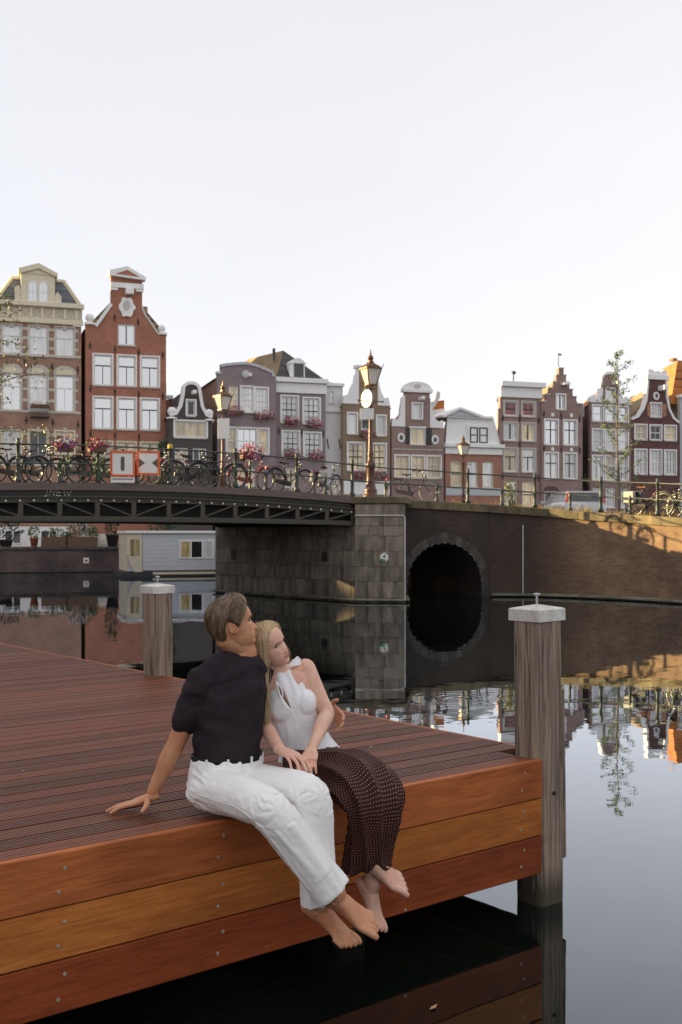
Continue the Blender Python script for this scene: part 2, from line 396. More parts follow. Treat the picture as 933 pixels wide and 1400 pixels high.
p1 = mooring_post(.0, -.006, .205, 1.585, (0, -1.0), 'weathered grey timber post with white cap at the pier corner')
bo = MB(); bo.cbox(.205, .235, .02, .17, .22, 1.15, .008); bo.build('backing_board', 'wood_post', p1)
bo = MB(); bo.lathe([(.012, 0), (.012, .006), (.004, .008)], 10, M=Matrix.Translation((.105, 0, .60)) @ Matrix.Rotation(R(90), 4, 'X')); bo.build('bolt_head', 'underside', p1)
mooring_post(.115, 4.38, .205, 1.55, (0, -.4), 'weathered timber post with white cap on the far side of the pier')
# ---------------------------------------------------------------- materials of bridge and quay
plain('iron_green', (.018, .022, .017), .5, .45, 9, .25)
plain('iron_brown', (.13, .10, .082), .7, .3, 7, .3, stretch=(.4, 1, 3))
plain('iron_ledge', (.062, .054, .038), .6, .35, 10, .2)
plain('rail_green', (.035, .048, .038), .45, .3, 14, .1)
def stone(name, c, dark, k=.7):
    b = N(name); v = b.coord((1, 1, 1), rnd=11); n1 = b.noise(v, 2.2, 6, .65); n2 = b.noise(b.coord((3, 3, .55)), 1.3, 5, .6); n3 = b.noise(v, 26, 3)
    col = b.mix(b.rng(n1, .3, .7), sc3(c, .62), sc3(c, 1.3)); col = b.mix(b.math('MULTIPLY', b.rng(n2, .42, .68), k), col, dark)
    r = b.n('ShaderNodeObjectInfo').outputs['Random']
    col = b.n('ShaderNodeHueSaturation', {'Value': b.rng(r, 0, 1, .75, 1.25), 'Color': col, 'Saturation': 1, 'Hue': .5}).outputs[0]
    b.pbr(col, .85, b.bump(b.math('ADD', n1, b.math('MULTIPLY', n3, .4)), .5, .02)); return b
stone('stone_grey', (.25, .21, .165), (.016, .015, .013))
stone('stone_coping', (.17, .135, .075), (.03, .028, .022), .55)
stone('stone_arch', (.085, .077, .068), (.012, .012, .012)); stone('stone_ledge', (.20, .20, .15), (.05, .05, .035), .4); stone('stone_wet', (.045, .048, .032), (.006, .006, .005)); stone('stone_dark', (.105, .095, .085), (.012, .012, .012))
brick('brick_wall', (.16, .086, .055), (.25, .155, .095), (.30, .25, .19), .23, .072, stain=.8, dark=(.010, .010, .011), soot=6.0)
brick('brick_wall_uv', (.20, .103, .060), (.31, .195, .105), (.34, .28, .20), .23, .072, use_uv=True, stain=.55, dark=(.010, .010, .011), soot=2.8)
plain('asphalt', (.10, .095, .09), .9, .2, 8, .2)
plain('paving', (.24, .18, .15), .9, .25, 5, .2)
plain('bulb_glass', (.75, .72, .66), .2, .05, 5, 0)
plain('white_paint', (.78, .77, .74), .5, .08, 9, .05)
plain('conduit', (.55, .54, .51), .5, .2, 9, .05)
# ---------------------------------------------------------------- bridge
BE = Vector((.42, 32.9, 0)); BANG = math.atan2(.527, .85)
BX = Vector((math.cos(BANG), math.sin(BANG), 0)); BY = Vector((-math.sin(BANG), math.cos(BANG), 0))
def bw(x, y, z): return BE + BX * x + BY * y + Vector((0, 0, z))
def bs(px, yo=0.0):
    k = (px - HX) / F; p = BE + BY * yo
    return (k * p.y - p.x) / (BX.x - k * BX.y)
def btop(x): return 3.13 + .23 * max(-.3, 1 - ((x + 7) / 7) ** 2)
def bbot(x): return 2.31 + .07 * max(-.3, 1 - ((x + 7) / 7) ** 2)
bridge = empty('iron_bridge', BE, BANG, 'low iron girder bridge with riveted truss side spanning the canal', 'bridge')
XS = [-14 + i * .5 for i in range(29)]
def strip(name, mat, y0, y1, f0, f1, par, xs=XS):
    rows = [[(x, y0, f0(x)), (x, y0, f1(x)), (x, y1, f1(x)), (x, y1, f0(x))] for x in xs]
    q = MB(); q.grid(rows, True, flip=False); n = len(q.v); q.f += [(0, 1, 2, 3), (n - 1, n - 2, n - 3, n - 4)]
    return q.build(name, mat, par)
strip('edge_beam', 'iron_brown', -.16, .30, lambda x: btop(x) - .19, lambda x: btop(x), bridge)
strip('fascia_plate', 'iron_green', -.03, .05, lambda x: btop(x) - .345, lambda x: btop(x) - .192, bridge)
strip('ledge', 'iron_ledge', -.10, .10, lambda x: btop(x) - .375, lambda x: btop(x) - .347, bridge)
strip('ledge', 'iron_green', -.075, .0, lambda x: btop(x) - .285, lambda x: btop(x) - .262, bridge)
strip('top_chord', 'iron_ledge', -.02, .04, lambda x: btop(x) - .50, lambda x: btop(x) - .377, bridge)
strip('bottom_chord', 'iron_ledge', -.05, .12, lambda x: bbot(x), lambda x: bbot(x) + .11, bridge)
strip('bottom_flange', 'iron_green', -.10, .18, lambda x: bbot(x) - .03, lambda x: bbot(x) - .002, bridge)
strip('deck_slab', 'asphalt', .302, 6.9, lambda x: btop(x) - .42, lambda x: btop(x) - .03, bridge)
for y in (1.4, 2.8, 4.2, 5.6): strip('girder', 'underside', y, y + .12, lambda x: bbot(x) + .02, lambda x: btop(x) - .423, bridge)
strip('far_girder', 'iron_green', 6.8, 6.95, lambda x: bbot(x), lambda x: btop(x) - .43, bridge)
strip('shade_sheet', 'underside', .32, .36, lambda x: bbot(x) + .10, lambda x: btop(x) - .43, bridge)  # near-black sheet; the shade behind the open truss is put into its colour
for i in range(15):
    x = -14 + i
    x = min(max(x, -13.9), -.08)
    q = MB(); q.cbox(x - .065, x + .065, -.045, .03, bbot(x) + .112, btop(x) - .502, .006); q.build('truss_post', 'iron_ledge', bridge)
    if i < 14:
        a, c = (-14 + i + .05, -14 + i + .95) ; lo, hi = bbot(x) + .13, btop(x) - .51
        q = MB(); q.bar((a, -.01, hi if a < -7 else lo), (c, -.01, lo if a < -7 else hi), .035, .075, (0, 1, 0)); q.build('truss_brace', 'iron_ledge', bridge)
q = MB()
for i in range(139):
    x = -13.9 + i * .1
    for z, y in ((btop(x) - .44, -.02), (bbot(x) + .055, -.05)): q.ell((x, y, z), (.018, .014, .018), 6, 4)
tag(q.build('rivets', 'iron_ledge', bridge), kind='stuff')
bulb = MB().ell((0, 0, 0), (.03, .03, .03), 8, 6).mesh('light_bulb', True)
for i in range(40):
    x = -13.9 + i * .352; obj('light_bulb', bulb, 'bulb_glass', bridge, (x, -.065, btop(x) - .455))
# chalk tag on the fascia
q = MB(); gx = bs(64, -.05); gz = btop(gx) - .245; s = .20
def stroke(pts):
    for a, c in zip(pts, pts[1:]): q.bar((gx + a[0] * s, -.036, gz + a[1] * s), (gx + c[0] * s, -.036, gz + c[1] * s), .012, .016, (0, 1, 0))
stroke([(0, -.45), (.12, .45)]); stroke([(.35, -.4), (.55, .4), (.95, -.4), (1.1, .42)])
stroke([(2.05, .4), (1.45, .35), (1.25, -.4), (1.9, -.4)]); stroke([(1.35, 0), (1.8, .02)])
stroke([(2.25, .4), (2.35, -.38), (2.75, .15), (2.9, -.38), (3.35, .42)])
stroke([(-.4, -.5), (.0, -.46)]); stroke([(.8, .55), (3.3, .5)])
q.build('chalk_tag', 'white_paint', bridge)
# ---------------------------------------------------------------- abutment of stone blocks
INF = Vector((-4.36, 38.3, 0)); PA = Vector((.42, 32.75, 0)); PB = Vector((1.88, 32.55, 0)); PC = Vector((1.96, 34.5, 0))
abut = empty('bridge_abutment', PA, 0, 'grey stone block abutment carrying the right end of the iron bridge', 'abutment')
core = MB(); foot = [PA + Vector((.03, .05, 0)), PB + Vector((-.04, .05, 0)), PC + Vector((-.04, 0, 0)), Vector((2.1, 36.0, 0)), Vector((.5, 41.5, 0)), INF + Vector((.05, .04, 0))]
def prism(pts, z0, z1):
    n = len(pts); m = MB(); m.add([(p.x - PA.x, p.y - PA.y, z0) for p in pts] + [(p.x - PA.x, p.y - PA.y, z1 if not callable(z1) else z1(p)) for p in pts],
        [tuple(range(n))[::-1], tuple(range(n, 2 * n))] + [(i, (i + 1) % n, (i + 1) % n + n, i + n) for i in range(n)]); return m
prism(foot, -1, 2.27).build('core', 'stone_dark', abut)
prism([foot[0], foot[1], foot[2], Vector((2.1, 36, 0)), Vector((.62, 34.5, 0))], 2.271, 2.9).build('core', 'stone_dark', abut)
rs = random.Random(21)
def face_blocks(p, q, courses, wmin, wmax, proud, ends=(0, 0)):
    d = q - p; Lg = d.length; d.normalize(); ang = math.atan2(d.y, d.x)
    for ci, (z0, z1) in enumerate(courses):
        x = 0.0
        while x < Lg - .05:
            wd = wmin + rs.random() * (wmax - wmin)
            if ci % 2 and x == 0: wd *= .6
            if Lg - x - wd < wmin * .5: wd = Lg - x
            pr = proud + rs.random() * .012
            m = MB(); m.cbox(.003, wd - .003, -pr, .10, z0 + .003, z1 - .003, .009)
            o = m.build('stone_block', 'stone_grey', abut, loc=tuple(p + d * x - PA), rz=ang); x += wd
cs = [(-.6, .13), (.13, .62), (.62, 1.06), (1.06, 1.52), (1.52, 1.97), (1.97, 2.275)]
face_blocks(INF, PA, cs, .6, 1.7, .03)
face_blocks(PA, PB, cs + [(2.275, 2.92)], .42, 1.0, .045)
face_blocks(PB, PC, cs + [(2.275, 2.92)], .5, 1.1, .03)
for px in (318, 455):
    t = (px - 293) / (485 - 293); p = INF.lerp(PA, t * .93 + .03) - PA; d = (PA - INF).normalized()
    m = MB(); m.cbox(-.15, .15, -.055, .0, -.17, .17, .05); o = m.build('drain_hole', 'underside', abut, loc=(p.x, p.y, 1.33), rz=math.atan2(d.y, d.x))
for pa, pb in ((INF, PA), (PA, PB), (PB, PC)):
    d = pb - pa; m = MB(); m.cbox(-.02, d.length + .05, -.16, .05, .04, .105, .02); m.build('waterline_ledge', 'stone_ledge', abut, loc=tuple(pa - PA), rz=math.atan2(d.y, d.x))
m = MB(); m.cbox(-.06, PB.x - PA.x + .09, -.10, 1.9, 2.925, 3.15, .03); m.build('coping_stone', 'stone_coping', abut, rz=math.atan2(PB.y - PA.y, PB.x - PA.x))
m = MB(); m.tube([(.0, -.09, 2.58), (1.42, -.27, 2.58), (1.47, -.29, 2.5), (1.47, -.29, .06)], .022, 8); m.build('conduit_pipe', 'conduit', abut)
m = MB(); m.cbox(.62, .86, -.165, -.15, 3.02, 3.09, .003); m.build('number_plate', 'white_paint', abut)
hx = at(526, 762, 32.4); m = MB(); m.lathe([(.14, 0), (.14, .012)], 6, M=Matrix.Translation((hx.x - PA.x, -.19, hx.z)) @ Matrix.Rotation(R(-8), 4, 'Z') @ Matrix.Rotation(R(90), 4, 'X'))
hb = m.build('hexagon_plate', 'white_paint', abut)
plain('sign_green', (.06, .30, .10), .5, .1, 9, 0); plain('sign_black', (.02, .02, .022), .5, .1, 9, 0)
m = MB(); X, Z = hx.x - PA.x, hx.z
m.add([(X - .115, -.206, Z - .075), (X, -.206, Z - .135), (X + .115, -.206, Z - .075), (X + .115, -.206, Z - .035), (X, -.206, Z - .06), (X - .115, -.206, Z - .035)], [(0, 1, 2, 3, 4, 5)]); m.build('green_stripe', 'sign_green', hb)
m = MB(); m.box(X - .03, X + .03, -.208, -.2045, Z - .01, Z + .05); m.box(X + .015, X + .045, -.208, -.2045, Z + .06, Z + .09); m.build('emblem', 'sign_black', hb)
# ---------------------------------------------------------------- brick quay wall with tunnel arch
WP = [(1.96, 34.5, 3.12), (4.84, 35.6, 2.99), (6.35, 35.45, 2.88), (7.68, 34.6, 2.735), (8.90, 33.35, 2.62), (9.95, 31.75, 2.49), (11.6, 28.6, 2.3), (13.4, 24.5, 2.2), (15, 19, 2.2), (15.4, 8, 2.2), (15.4, -14, 2.2)]
wall = empty('brick_quay_wall', (WP[0][0], WP[0][1], 0), 0, 'dark brick quay wall with a round tunnel arch curving towards the right', 'wall')
W0, W1 = Vector(WP[0]), Vector(WP[1]); sd_ = Vector((W1.x - W0.x, W1.y - W0.y, 0)); SL = sd_.length; sa = math.atan2(sd_.y, sd_.x)
AC, AR, AS = 1.44, 1.34, .42
arc = [(AC + AR * math.cos(t), AS + AR * math.sin(t)) for t in [math.pi * (1 - i / 28) for i in range(29)]]
outer = [(0, -1)] + [(AC - AR, -1)] + arc + [(AC + AR, -1), (SL, -1), (SL, W1.z - .26), (0, W0.z - .26)]
MB().plate(outer, 0, .35).build('wall_face', 'brick_wall', wall, rz=sa)
m = MB(); rows = [[(x, y, z) for x, z in [(AC - AR, -1)] + arc + [(AC + AR, -1)]] for y in (.35, 2.5, 5.5)]
m.grid(rows); m.add([(x, 5.5, z) for x, z in [(AC - AR, -1)] + arc + [(AC + AR, -1)]], [tuple(range(31))]); m.build('tunnel_lining', 'brick_wall', wall, rz=sa)
NV = 19
for i in range(NV):
    t0, t1 = math.pi * (i + .02) / NV, math.pi * (i + .98) / NV; ro = AR + .26 + (.06 if i == NV // 2 else 0)
    m = MB(); m.plate([(AC + r * math.cos(t), AS + r * math.sin(t)) for r, t in ((AR - .012, t0), (ro, t0), (ro, (t0 + t1) / 2), (ro, t1), (AR - .012, t1), (AR - .012, (t0 + t1) / 2))], -.008 - .004 * (i % 3), .04)
    m.build('arch_stone', 'stone_arch', wall, rz=sa)
for sgn in (-1, 1):
    x = AC + sgn * (AR + .13)
    m = MB(); m.cbox(x - .14 if sgn < 0 else x - .15, x + .15, -.04, .03, -.5, AS - .01, .01); m.build('jamb_stone', 'stone_arch', wall, rz=sa)
ab = MB().ell((0, 0, 0), (.014, .014, .014), 8, 6).mesh('light_bulb', True)
for i in range(17):
    t = math.pi * (i + .5) / 17; p = Matrix.Rotation(sa, 3, 'Z') @ Vector((AC + (AR - .03) * math.cos(t), -.04, AS + (AR - .03) * math.sin(t)))
    obj('light_bulb', ab, 'bulb_glass', wall, tuple(p))
path = catmull(WP[1:], 10); rows = []; uvs = []; dist = 0; rr = []
for i, (x, y, z) in enumerate(path):
    if i: dist += math.hypot(x - path[i-1][0], y - path[i-1][1])
    nn = 10
    r = []
    for k in range(nn + 1):
        zz = lerp(-1, z - .26, k / nn); r.append((x - WP[0][0], y - WP[0][1], zz)); uvs.append((dist, zz))
    rows.append(r)
m = MB(); m.grid(rows, False, uvs, flip=True); m.build('wall_face', 'brick_wall_uv', wall)
# coping stones and plinth along the wall
full = [Vector(WP[0]).lerp(Vector(WP[1]), i / 10) for i in range(10)] + [Vector(p) for p in path]
arcL = [0]
for a, c in zip(full, full[1:]): arcL.append(arcL[-1] + math.hypot(c.x - a.x, c.y - a.y))
def walong(s):
    for i in range(len(full) - 1):
        if arcL[i + 1] >= s: return full[i].lerp(full[i + 1], (s - arcL[i]) / max(1e-6, arcL[i + 1] - arcL[i]))
    return full[-1]
def wframe(s):
    a, c = walong(s - .05 if s > .05 else 0), walong(s + .05); d = Vector((c.x - a.x, c.y - a.y, 0)).normalized(); return walong(s), d, Vector((-d.y, d.x, 0))
WT = []
for i in range(1500):
    p = walong(i * .03)
    if p.y > 6: WT.append((HX + F * p.x / p.y, i * .03))
def ws_px(px):
    for a, s in WT:
        if a >= px: return s
    return WT[-1][1]
s = 0; O = Vector(WP[0]); O.z = 0; k = 0
while s < min(arcL[-1] - 1.5, 30):
    ln = 1.0 if s < 16 else 2.0; a, da, na = wframe(s + .006); c, dc, nc = wframe(s + ln - .006)
    if s == 0: a = walong(.0)
    vs = []
    for p, nn in ((a, na), (c, nc)):
        for off, dz in ((-.07, -.255), (-.07, -.03), (-.05, 0), (.42, 0), (.42, -.255)): q = p + nn * off - O; vs.append((q.x, q.y, p.z + dz))
    MB().add(vs, [(0, 5, 6, 1), (1, 6, 7, 2), (2, 7, 8, 3), (3, 8, 9, 4), (0, 4, 9, 5), (0, 1, 2, 3, 4), (5, 9, 8, 7, 6)]).build('coping_stone', 'stone_coping', wall); s += ln
for i, s in enumerate([SL + .02 + j * 1.5 for j in range(16)]):
    a, da, na = wframe(s); c, dc, nc = wframe(s + 1.47); vs = []
    for p, nn in ((a, na), (c, nc)):
        for off, z in ((-.16, .045), (-.16, .10), (-.14, .115), (.05, .115), (.05, .045)): q = p + nn * off - O; vs.append((q.x, q.y, z))
    MB().add(vs, [(0, 5, 6, 1), (1, 6, 7, 2), (2, 7, 8, 3), (3, 8, 9, 4), (0, 1, 2, 3, 4), (5, 9, 8, 7, 6)]).build('plinth_stone', 'stone_ledge', wall)
p, d_, n_ = wframe(ws_px(714)); q = p - n_ * .03 - O; MB().tube([(q.x, q.y, 2.33), (q.x, q.y, .12)], .022, 8).build('conduit_pipe', 'conduit', wall)
# ---------------------------------------------------------------- ground: street, far quayside
HQ, HD = Vector((-13, 66, 0)), Vector((math.cos(R(18)), math.sin(R(18)), 0)); HN = Vector((HD.y, -HD.x, 0))
def hrow(k, off, z): p = HQ + HD * k + HN * off; return (p.x, p.y, z)
m = MB(); vs = [(p.x + nn.x * .42, p.y + nn.y * .42, p.z - .03) for p, d, nn in (wframe(s * .75) for s in range(0, 40))]; nn_ = len(vs)
back = [hrow(9 + i * 2.6, 2, 2.0) for i in range(nn_)]
m.add(vs + back, [(i, i + 1, nn_ + i + 1, nn_ + i) for i in range(nn_ - 1)])
m.add([tuple(bw(.1, .3, 3.09)), vs[0], back[0], tuple(Vector(hrow(7, 5.5, 1.35))), (INF.x, INF.y, 3.0)], [(0, 1, 2, 3, 4)])
m.add([(INF.x, INF.y, 3.0), hrow(7, 5.5, 1.35), hrow(7, 5.5, -1), (INF.x, INF.y, -1)], [(0, 1, 2, 3)])
tag(m.build('street', 'asphalt'), 'street running behind the quay wall to the houses', kind='structure')
m = MB(); a, bq, c, d = hrow(-60, 6, 1.35), hrow(140, 6, 1.35), hrow(140, -60, 1.35), hrow(-60, -60, 1.35)
m.add([a, bq, c, d, a[:2] + (-1,), bq[:2] + (-1,)], [(0, 1, 2, 3)]); tag(m.build('quayside', 'paving'), 'paved quayside in front of the far houses', kind='structure')
brick('quay_brick', (.10, .06, .055), (.15, .10, .085), (.16, .14, .13), .22, .065, stain=.8, dark=(.02, .018, .022))
qw = empty('far_quay_wall', hrow(-60, 6, 0), R(18), 'low dark purplish brick quay wall across the canal, seen under the bridge', 'wall')
MB().box(0, 68, -.05, .3, -1, 1.20).build('wall_face', 'quay_brick', qw)
for i in range(45): MB().cbox(i * 1.5 + .004, i * 1.5 + 1.496, -.12, .4, 1.205, 1.37, .02).build('coping_stone', 'stone_dark', qw)
k = [j for j in range(680) if HX + F * hrow(-60 + j * .1, 6, 0)[0] / hrow(-60 + j * .1, 6, 0)[1] > 116][0] * .1
MB().cbox(k - .15, k + .15, -.07, -.04, .48, .78, .01).build('mooring_plate', 'white_paint', qw); MB().cbox(k - .05, k + .05, -.10, -.068, .58, .68, .01).build('mooring_ring', 'iron_green', qw)
MB().box(0, 68, -.35, -.06, -1, .05).build('fender_beam', 'underside', qw)
# left bank beyond the frame that carries the other end of the bridge
lb = MB(); pts = [tuple(bw(-14, .2, 0)), tuple(bw(-14, -.5, 0)), (-13.5, 20, 0), (-14, -20, 0), (-60, -20, 0), (-60, 30, 0), tuple(bw(-30, 7, 0)), tuple(bw(-14.5, 7, 0))]
lb.add([(x, y, -1) for x, y, z in pts] + [(x, y, 2.9) for x, y, z in pts], [tuple(range(8)), tuple(range(8, 16))] + [(i, (i + 1) % 8, (i + 1) % 8 + 8, i + 8) for i in range(8)])
tag(lb.build('left_bank', 'stone_grey'), 'stone bank of the canal at the left end of the bridge', kind='structure')
# ---------------------------------------------------------------- railings
def rail_post(q, tall, h):
    if tall: q.lathe([(.085, 0), (.085, .10), (.055, .16), (.05, .42), (.062, .44), (.062, .48), (.045, .52), (.042, h - .05), (.062, h - .03), (.062, h + .03), (.03, h + .045), (.055, h + .085), (.045, h + .12), (.012, h + .14)], 10)
    else: q.lathe([(.075, 0), (.075, .06), (.045, .10), (.04, .40), (.055, .44), (.055, .50), (.02, .56), (.01, .60)], 10)
tall_me = MB(); rail_post(tall_me, True, 1.0); tall_me = tall_me.mesh('railing_post', True)
low_me = MB(); rail_post(low_me, False, 1.0); low_me = low_me.mesh('railing_stub', True)
br = empty('bridge_railing', BE, BANG, 'dark green iron railing with two rails along the edge of the bridge', 'railing')
RY = .08
tp = [bs(px, RY) for px in (-190, -75, 25, 134, 233, 322, 406, 482)]; lp = [bs(px, RY) for px in (-130, -25, 82, 186, 279, 364, 445)]
for x in tp: obj('railing_post', tall_me, 'rail_green', br, (x, RY, btop(x)))
for x in lp: obj('railing_stub', low_me, 'rail_green', br, (x, RY, btop(x)))
for h in (.98, .50):
    xs = [-14 + i * .5 for i in range(29)]; MB().tube([(x, RY, btop(x) + h) for x in xs], .022, 8).build('rail', 'rail_green', br, True)
yb = obj('reflector_cap', MB().lathe([(.068, 0), (.068, .09), (.03, .13)], 10).mesh('reflector_cap'), None, br, (tp[4], RY, btop(tp[4]) + 1.0)); plain('yellow_paint', (.55, .36, .03), .5, .1, 9, 0); yb.data.materials.append(M['yellow_paint'])
qr = empty('quay_railing', (WP[0][0], WP[0][1], 0), 0, 'green iron railing with two rails on top of the brick quay wall', 'railing')
spx = [(527, 0), (600, 0), (643, 1), (686, 0), (730, 1), (776, 0), (817, 1), (856, 0), (893, 1), (940, 0), (985, 1), (1040, 0), (1095, 1), (1240, 0), (1400, 1)]
for px, t in spx:
    p, d, n_ = wframe(ws_px(px)) if px > 560 else (walong(0) + Vector((-.55 + (px - 527) * .01, .1, .03)), None, Vector((0, 1, 0)))
    p = p + n_ * .18; obj('railing_post' if t else 'railing_stub', tall_me if t else low_me, 'rail_green', qr, (p.x - O.x, p.y - O.y, p.z))
r0 = bw(tp[-1], RY, btop(tp[-1]))
for h in (.98, .50):
    pts = [r0 + Vector((0, 0, h))] + [walong(0) + Vector((-.4, .12, h))] + [wframe(s)[0] + wframe(s)[2] * .18 + Vector((0, 0, h)) for s in [.3 + i * .5 for i in range(46)]]
    MB().tube([tuple(p - O) for p in pts], .022, 8).build('rail', 'rail_green', qr, True)
# ---------------------------------------------------------------- street lamps
plain('lamp_iron', (.095, .035, .022), .42, .3, 12, .15); plain('lamp_brass', (.12, .06, .025), .35, .25, 12, .1, Metallic=.5)
b = N('lantern_glass'); d1 = b.n('ShaderNodeBsdfDiffuse', {'Color': (.66, .65, .63, 1)}); d2 = b.n('ShaderNodeBsdfTranslucent', {'Color': (.95, .93, .9, 1)}); d3 = b.n('ShaderNodeMixShader', {0: .2}); b.t.links.new(d1.outputs[0], d3.inputs[1]); b.t.links.new(d2.outputs[0], d3.inputs[2]); b.t.links.new(d3.outputs[0], b.out.inputs[0])
def street_lamp(loc, rz, label, k=1.0):
    e = empty('street_lamp', loc, rz, label, 'street lamp', 'old lantern street lamps')
    m = MB(); m.lathe([(.25, 0), (.25, .08), (.21, .11), (.19, .2), (.21, .24), (.16, .30), (.13, .5), (.115, .95), (.15, 1.0), (.15, 1.06), (.10, 1.12), (.08, 1.3), (.10, 1.36), (.075, 1.42), (.06, 2.2), (.05, 3.05), (.075, 3.09), (.045, 3.15), (.04, 3.42)], 16); m.build('pole', 'lamp_iron', e, True)
    m = MB(); m.tube([(-.42, 0, 3.0), (.42, 0, 3.0)], .018, 6); m.ell((-.43, 0, 3.0), (.035, .035, .035), 8, 6); m.ell((.43, 0, 3.0), (.035, .035, .035), 8, 6); m.build('ladder_bar', 'lamp_iron', e, True)
    L_ = MB(); b0, b1, z0, z1 = .13, .25, 3.50, 4.00
    for sx, sy in ((1, 1), (1, -1), (-1, -1), (-1, 1)):
        L_.tube([(sx * b0, sy * b0, z0), (sx * b1, sy * b1, z1), (sx * (b1 + .05), sy * (b1 + .05), z1 + .14)], [.018, .018, .005], 6)
        L_.tube([(sx * .04, sy * .04, 3.36), (sx * .12, sy * .12, 3.40), (sx * b0, sy * b0, z0)], .014, 6)
        n2 = (-sy, sx); L_.bar((sx * b0, sy * b0, z0), (n2[0] * b0, n2[1] * b0, z0), .035, .03); L_.bar((sx * b1, sy * b1, z1), (n2[0] * b1, n2[1] * b1, z1), .05, .045)
        for t in (.25, .5, .75):
            a, c = lerp(sx * b1, n2[0] * b1, t), lerp(sy * b1, n2[1] * b1, t); L_.tube([(a, c, z1), (a, c, z1 + .06), (a * 1.04, c * 1.04, z1 + .09)], [.022, .028, .004], 6)
    fr = L_.build('lantern_frame', 'lamp_brass', e)
    for sx, sy in ((1, 1), (1, -1), (-1, -1), (-1, 1)):
        n2 = (-sy, sx); g = .985; MB().add([(sx*b0*g, sy*b0*g, z0+.01), (n2[0]*b0*g, n2[1]*b0*g, z0+.01), (n2[0]*b1*g, n2[1]*b1*g, z1-.01), (sx*b1*g, sy*b1*g, z1-.01)], [(0, 1, 2, 3)]).build('pane', 'lantern_glass', fr)
    m = MB(); m.lathe([(b1 * 1.38, z1 + .02), (.24, z1 + .10), (.11, z1 + .18), (.09, z1 + .24)], 4); m.lathe([(.08, z1 + .2), (.07, z1 + .27), (.095, z1 + .31), (.08, z1 + .38), (.03, z1 + .42), (.03, z1 + .47), (.008, z1 + .60)], 10); m.build('lantern_roof', 'lamp_brass', e)
    e.scale = (k, k, k); return e
lz = btop(0) + .03
p = at(507, 676, 33.9); lamp1 = street_lamp((p.x, p.y, 3.14), R(28), 'tall lantern lamp on reddish post standing at the right end of the bridge', 1.0)
p = at(305, 0, 39.5); street_lamp((p.x, p.y, 3.15), R(40), 'lantern lamp on the far side of the bridge behind the black bicycles', .96)
p = at(634, 0, 47); street_lamp((p.x, p.y, 2.65), R(20), 'smaller looking lantern lamp on the street behind the quay wall', .80)
# ---------------------------------------------------------------- signs
plain('orange_paint', (.75, .12, .02), .5, .08, 9, 0); plain('sign_white', (.80, .79, .76), .5, .05, 9, 0); plain('sign_brown', (.13, .09, .065), .6, .1, 9, 0)
plain('sign_pale', (.42, .48, .56), .4, .08, 6, 0)
def canal_sign(px, py, wpx, hpx, label, kind):
    x = bs(px, -.22); p = bw(x, -.22, 0); k = p.y / F; w_, h_ = wpx * k / .93, hpx * k; z = EYE + (HY - py) * k
    e = empty('canal_sign', (p.x, p.y, z), BANG - R(20), label, 'sign', 'orange framed canal signs on the bridge railing')
    MB().box(-w_/2 + .05, w_/2 - .05, -.012, .0, -h_/2 + .05, h_/2 - .05).build('panel', 'sign_white', e)
    t = .055; q = MB(); q.plate([(-w_/2, -h_/2), (w_/2, -h_/2), (w_/2, h_/2), (-w_/2, h_/2)], -.026, .012, [[(-w_/2 + t, -h_/2 + t), (w_/2 - t, -h_/2 + t), (w_/2 - t, h_/2 - t), (-w_/2 + t, h_/2 - t)]]); q.build('frame', 'orange_paint', e)
    q = MB()
    if kind == 'bar':
        q.plate([(.05 * math.cos(a), (.14 if math.sin(a) > 0 else -.14) + .05 * math.sin(a)) for a in [2 * math.pi * (i + .5) / 16 for i in range(16)]], -.017, -.0125)
        MB().box(-w_/2 + .01, w_/2 - .01, -.01, .004, -h_/2 - .16, -h_/2 - .015).build('text_plate', 'sign_white', e)
        r = random.Random(4); tx = MB(); xx = -w_/2 + .04
        while xx < w_/2 - .06:
            l = .012 + r.random() * .02; tx.box(xx, xx + l, -.0145, -.0105, -h_/2 - .085, -h_/2 - .05); xx += l + .008
        tx.build('text_line', 'sign_brown', e)
    else:
        for s in (-1, 1): q.plate([(s * (w_/2 - t), -.13), (s * (w_/2 - t), .13), (s * .09, 0)][::s], -.017, -.0125)
    q.build('symbol', 'sign_brown', e)
    MB().bar((0, .03, -h_/2 - .1), (0, .03, h_/2 + .05), .04).build('bracket', 'rail_green', e)
canal_sign(168, 634, 31, 35, 'orange framed white sign with one upright bar, on the bridge railing', 'bar')
canal_sign(203, 633, 29, 33, 'orange framed white sign with two dark triangles, on the bridge railing', 'tri')
p = at(502, 545, 33.72)
e = empty('arrow_sign', p, R(-54), 'round pale sign with white arrow on the tall lamp post', 'sign')
m = MB(); m.lathe([(.25, 0), (.25, .015)], 28, M=Matrix.Rotation(R(90), 4, 'X')); m.build('disc', 'sign_pale', e)
m = MB(); m.plate([(.275 * math.cos(2*math.pi*i/28), .275 * math.sin(2*math.pi*i/28)) for i in range(28)], -.022, .006, [[(.243 * math.cos(2*math.pi*i/28), .243 * math.sin(2*math.pi*i/28)) for i in range(28)]]); m.build('rim', 'sign_white', e)
m = MB(); m.plate([(-.04, -.17), (.04, -.17), (.04, .04), (.12, .04), (0, .19), (-.12, .04), (-.04, .04)], -.020, -.016); m.build('arrow', 'sign_white', e)
def blank(px, py, Y, w_, h_, rz, label):
    e = empty('notice_plate', at(px, py, Y), rz, label, 'sign'); MB().cbox(-w_/2, w_/2, -.012, .006, -h_/2, h_/2, .004).build('panel', 'sign_white', e); MB().box(-.03, .03, .007, .12, -.05, .05).build('bracket', 'rail_green', e)
blank(502, 566, 33.72, .44, .34, R(-15), 'blank white rectangular plate under the arrow sign on the tall lamp')
blank(306, 586, 39.2, .44, .72, R(-12), 'blank white upright plate on the lamp behind the bicycles')
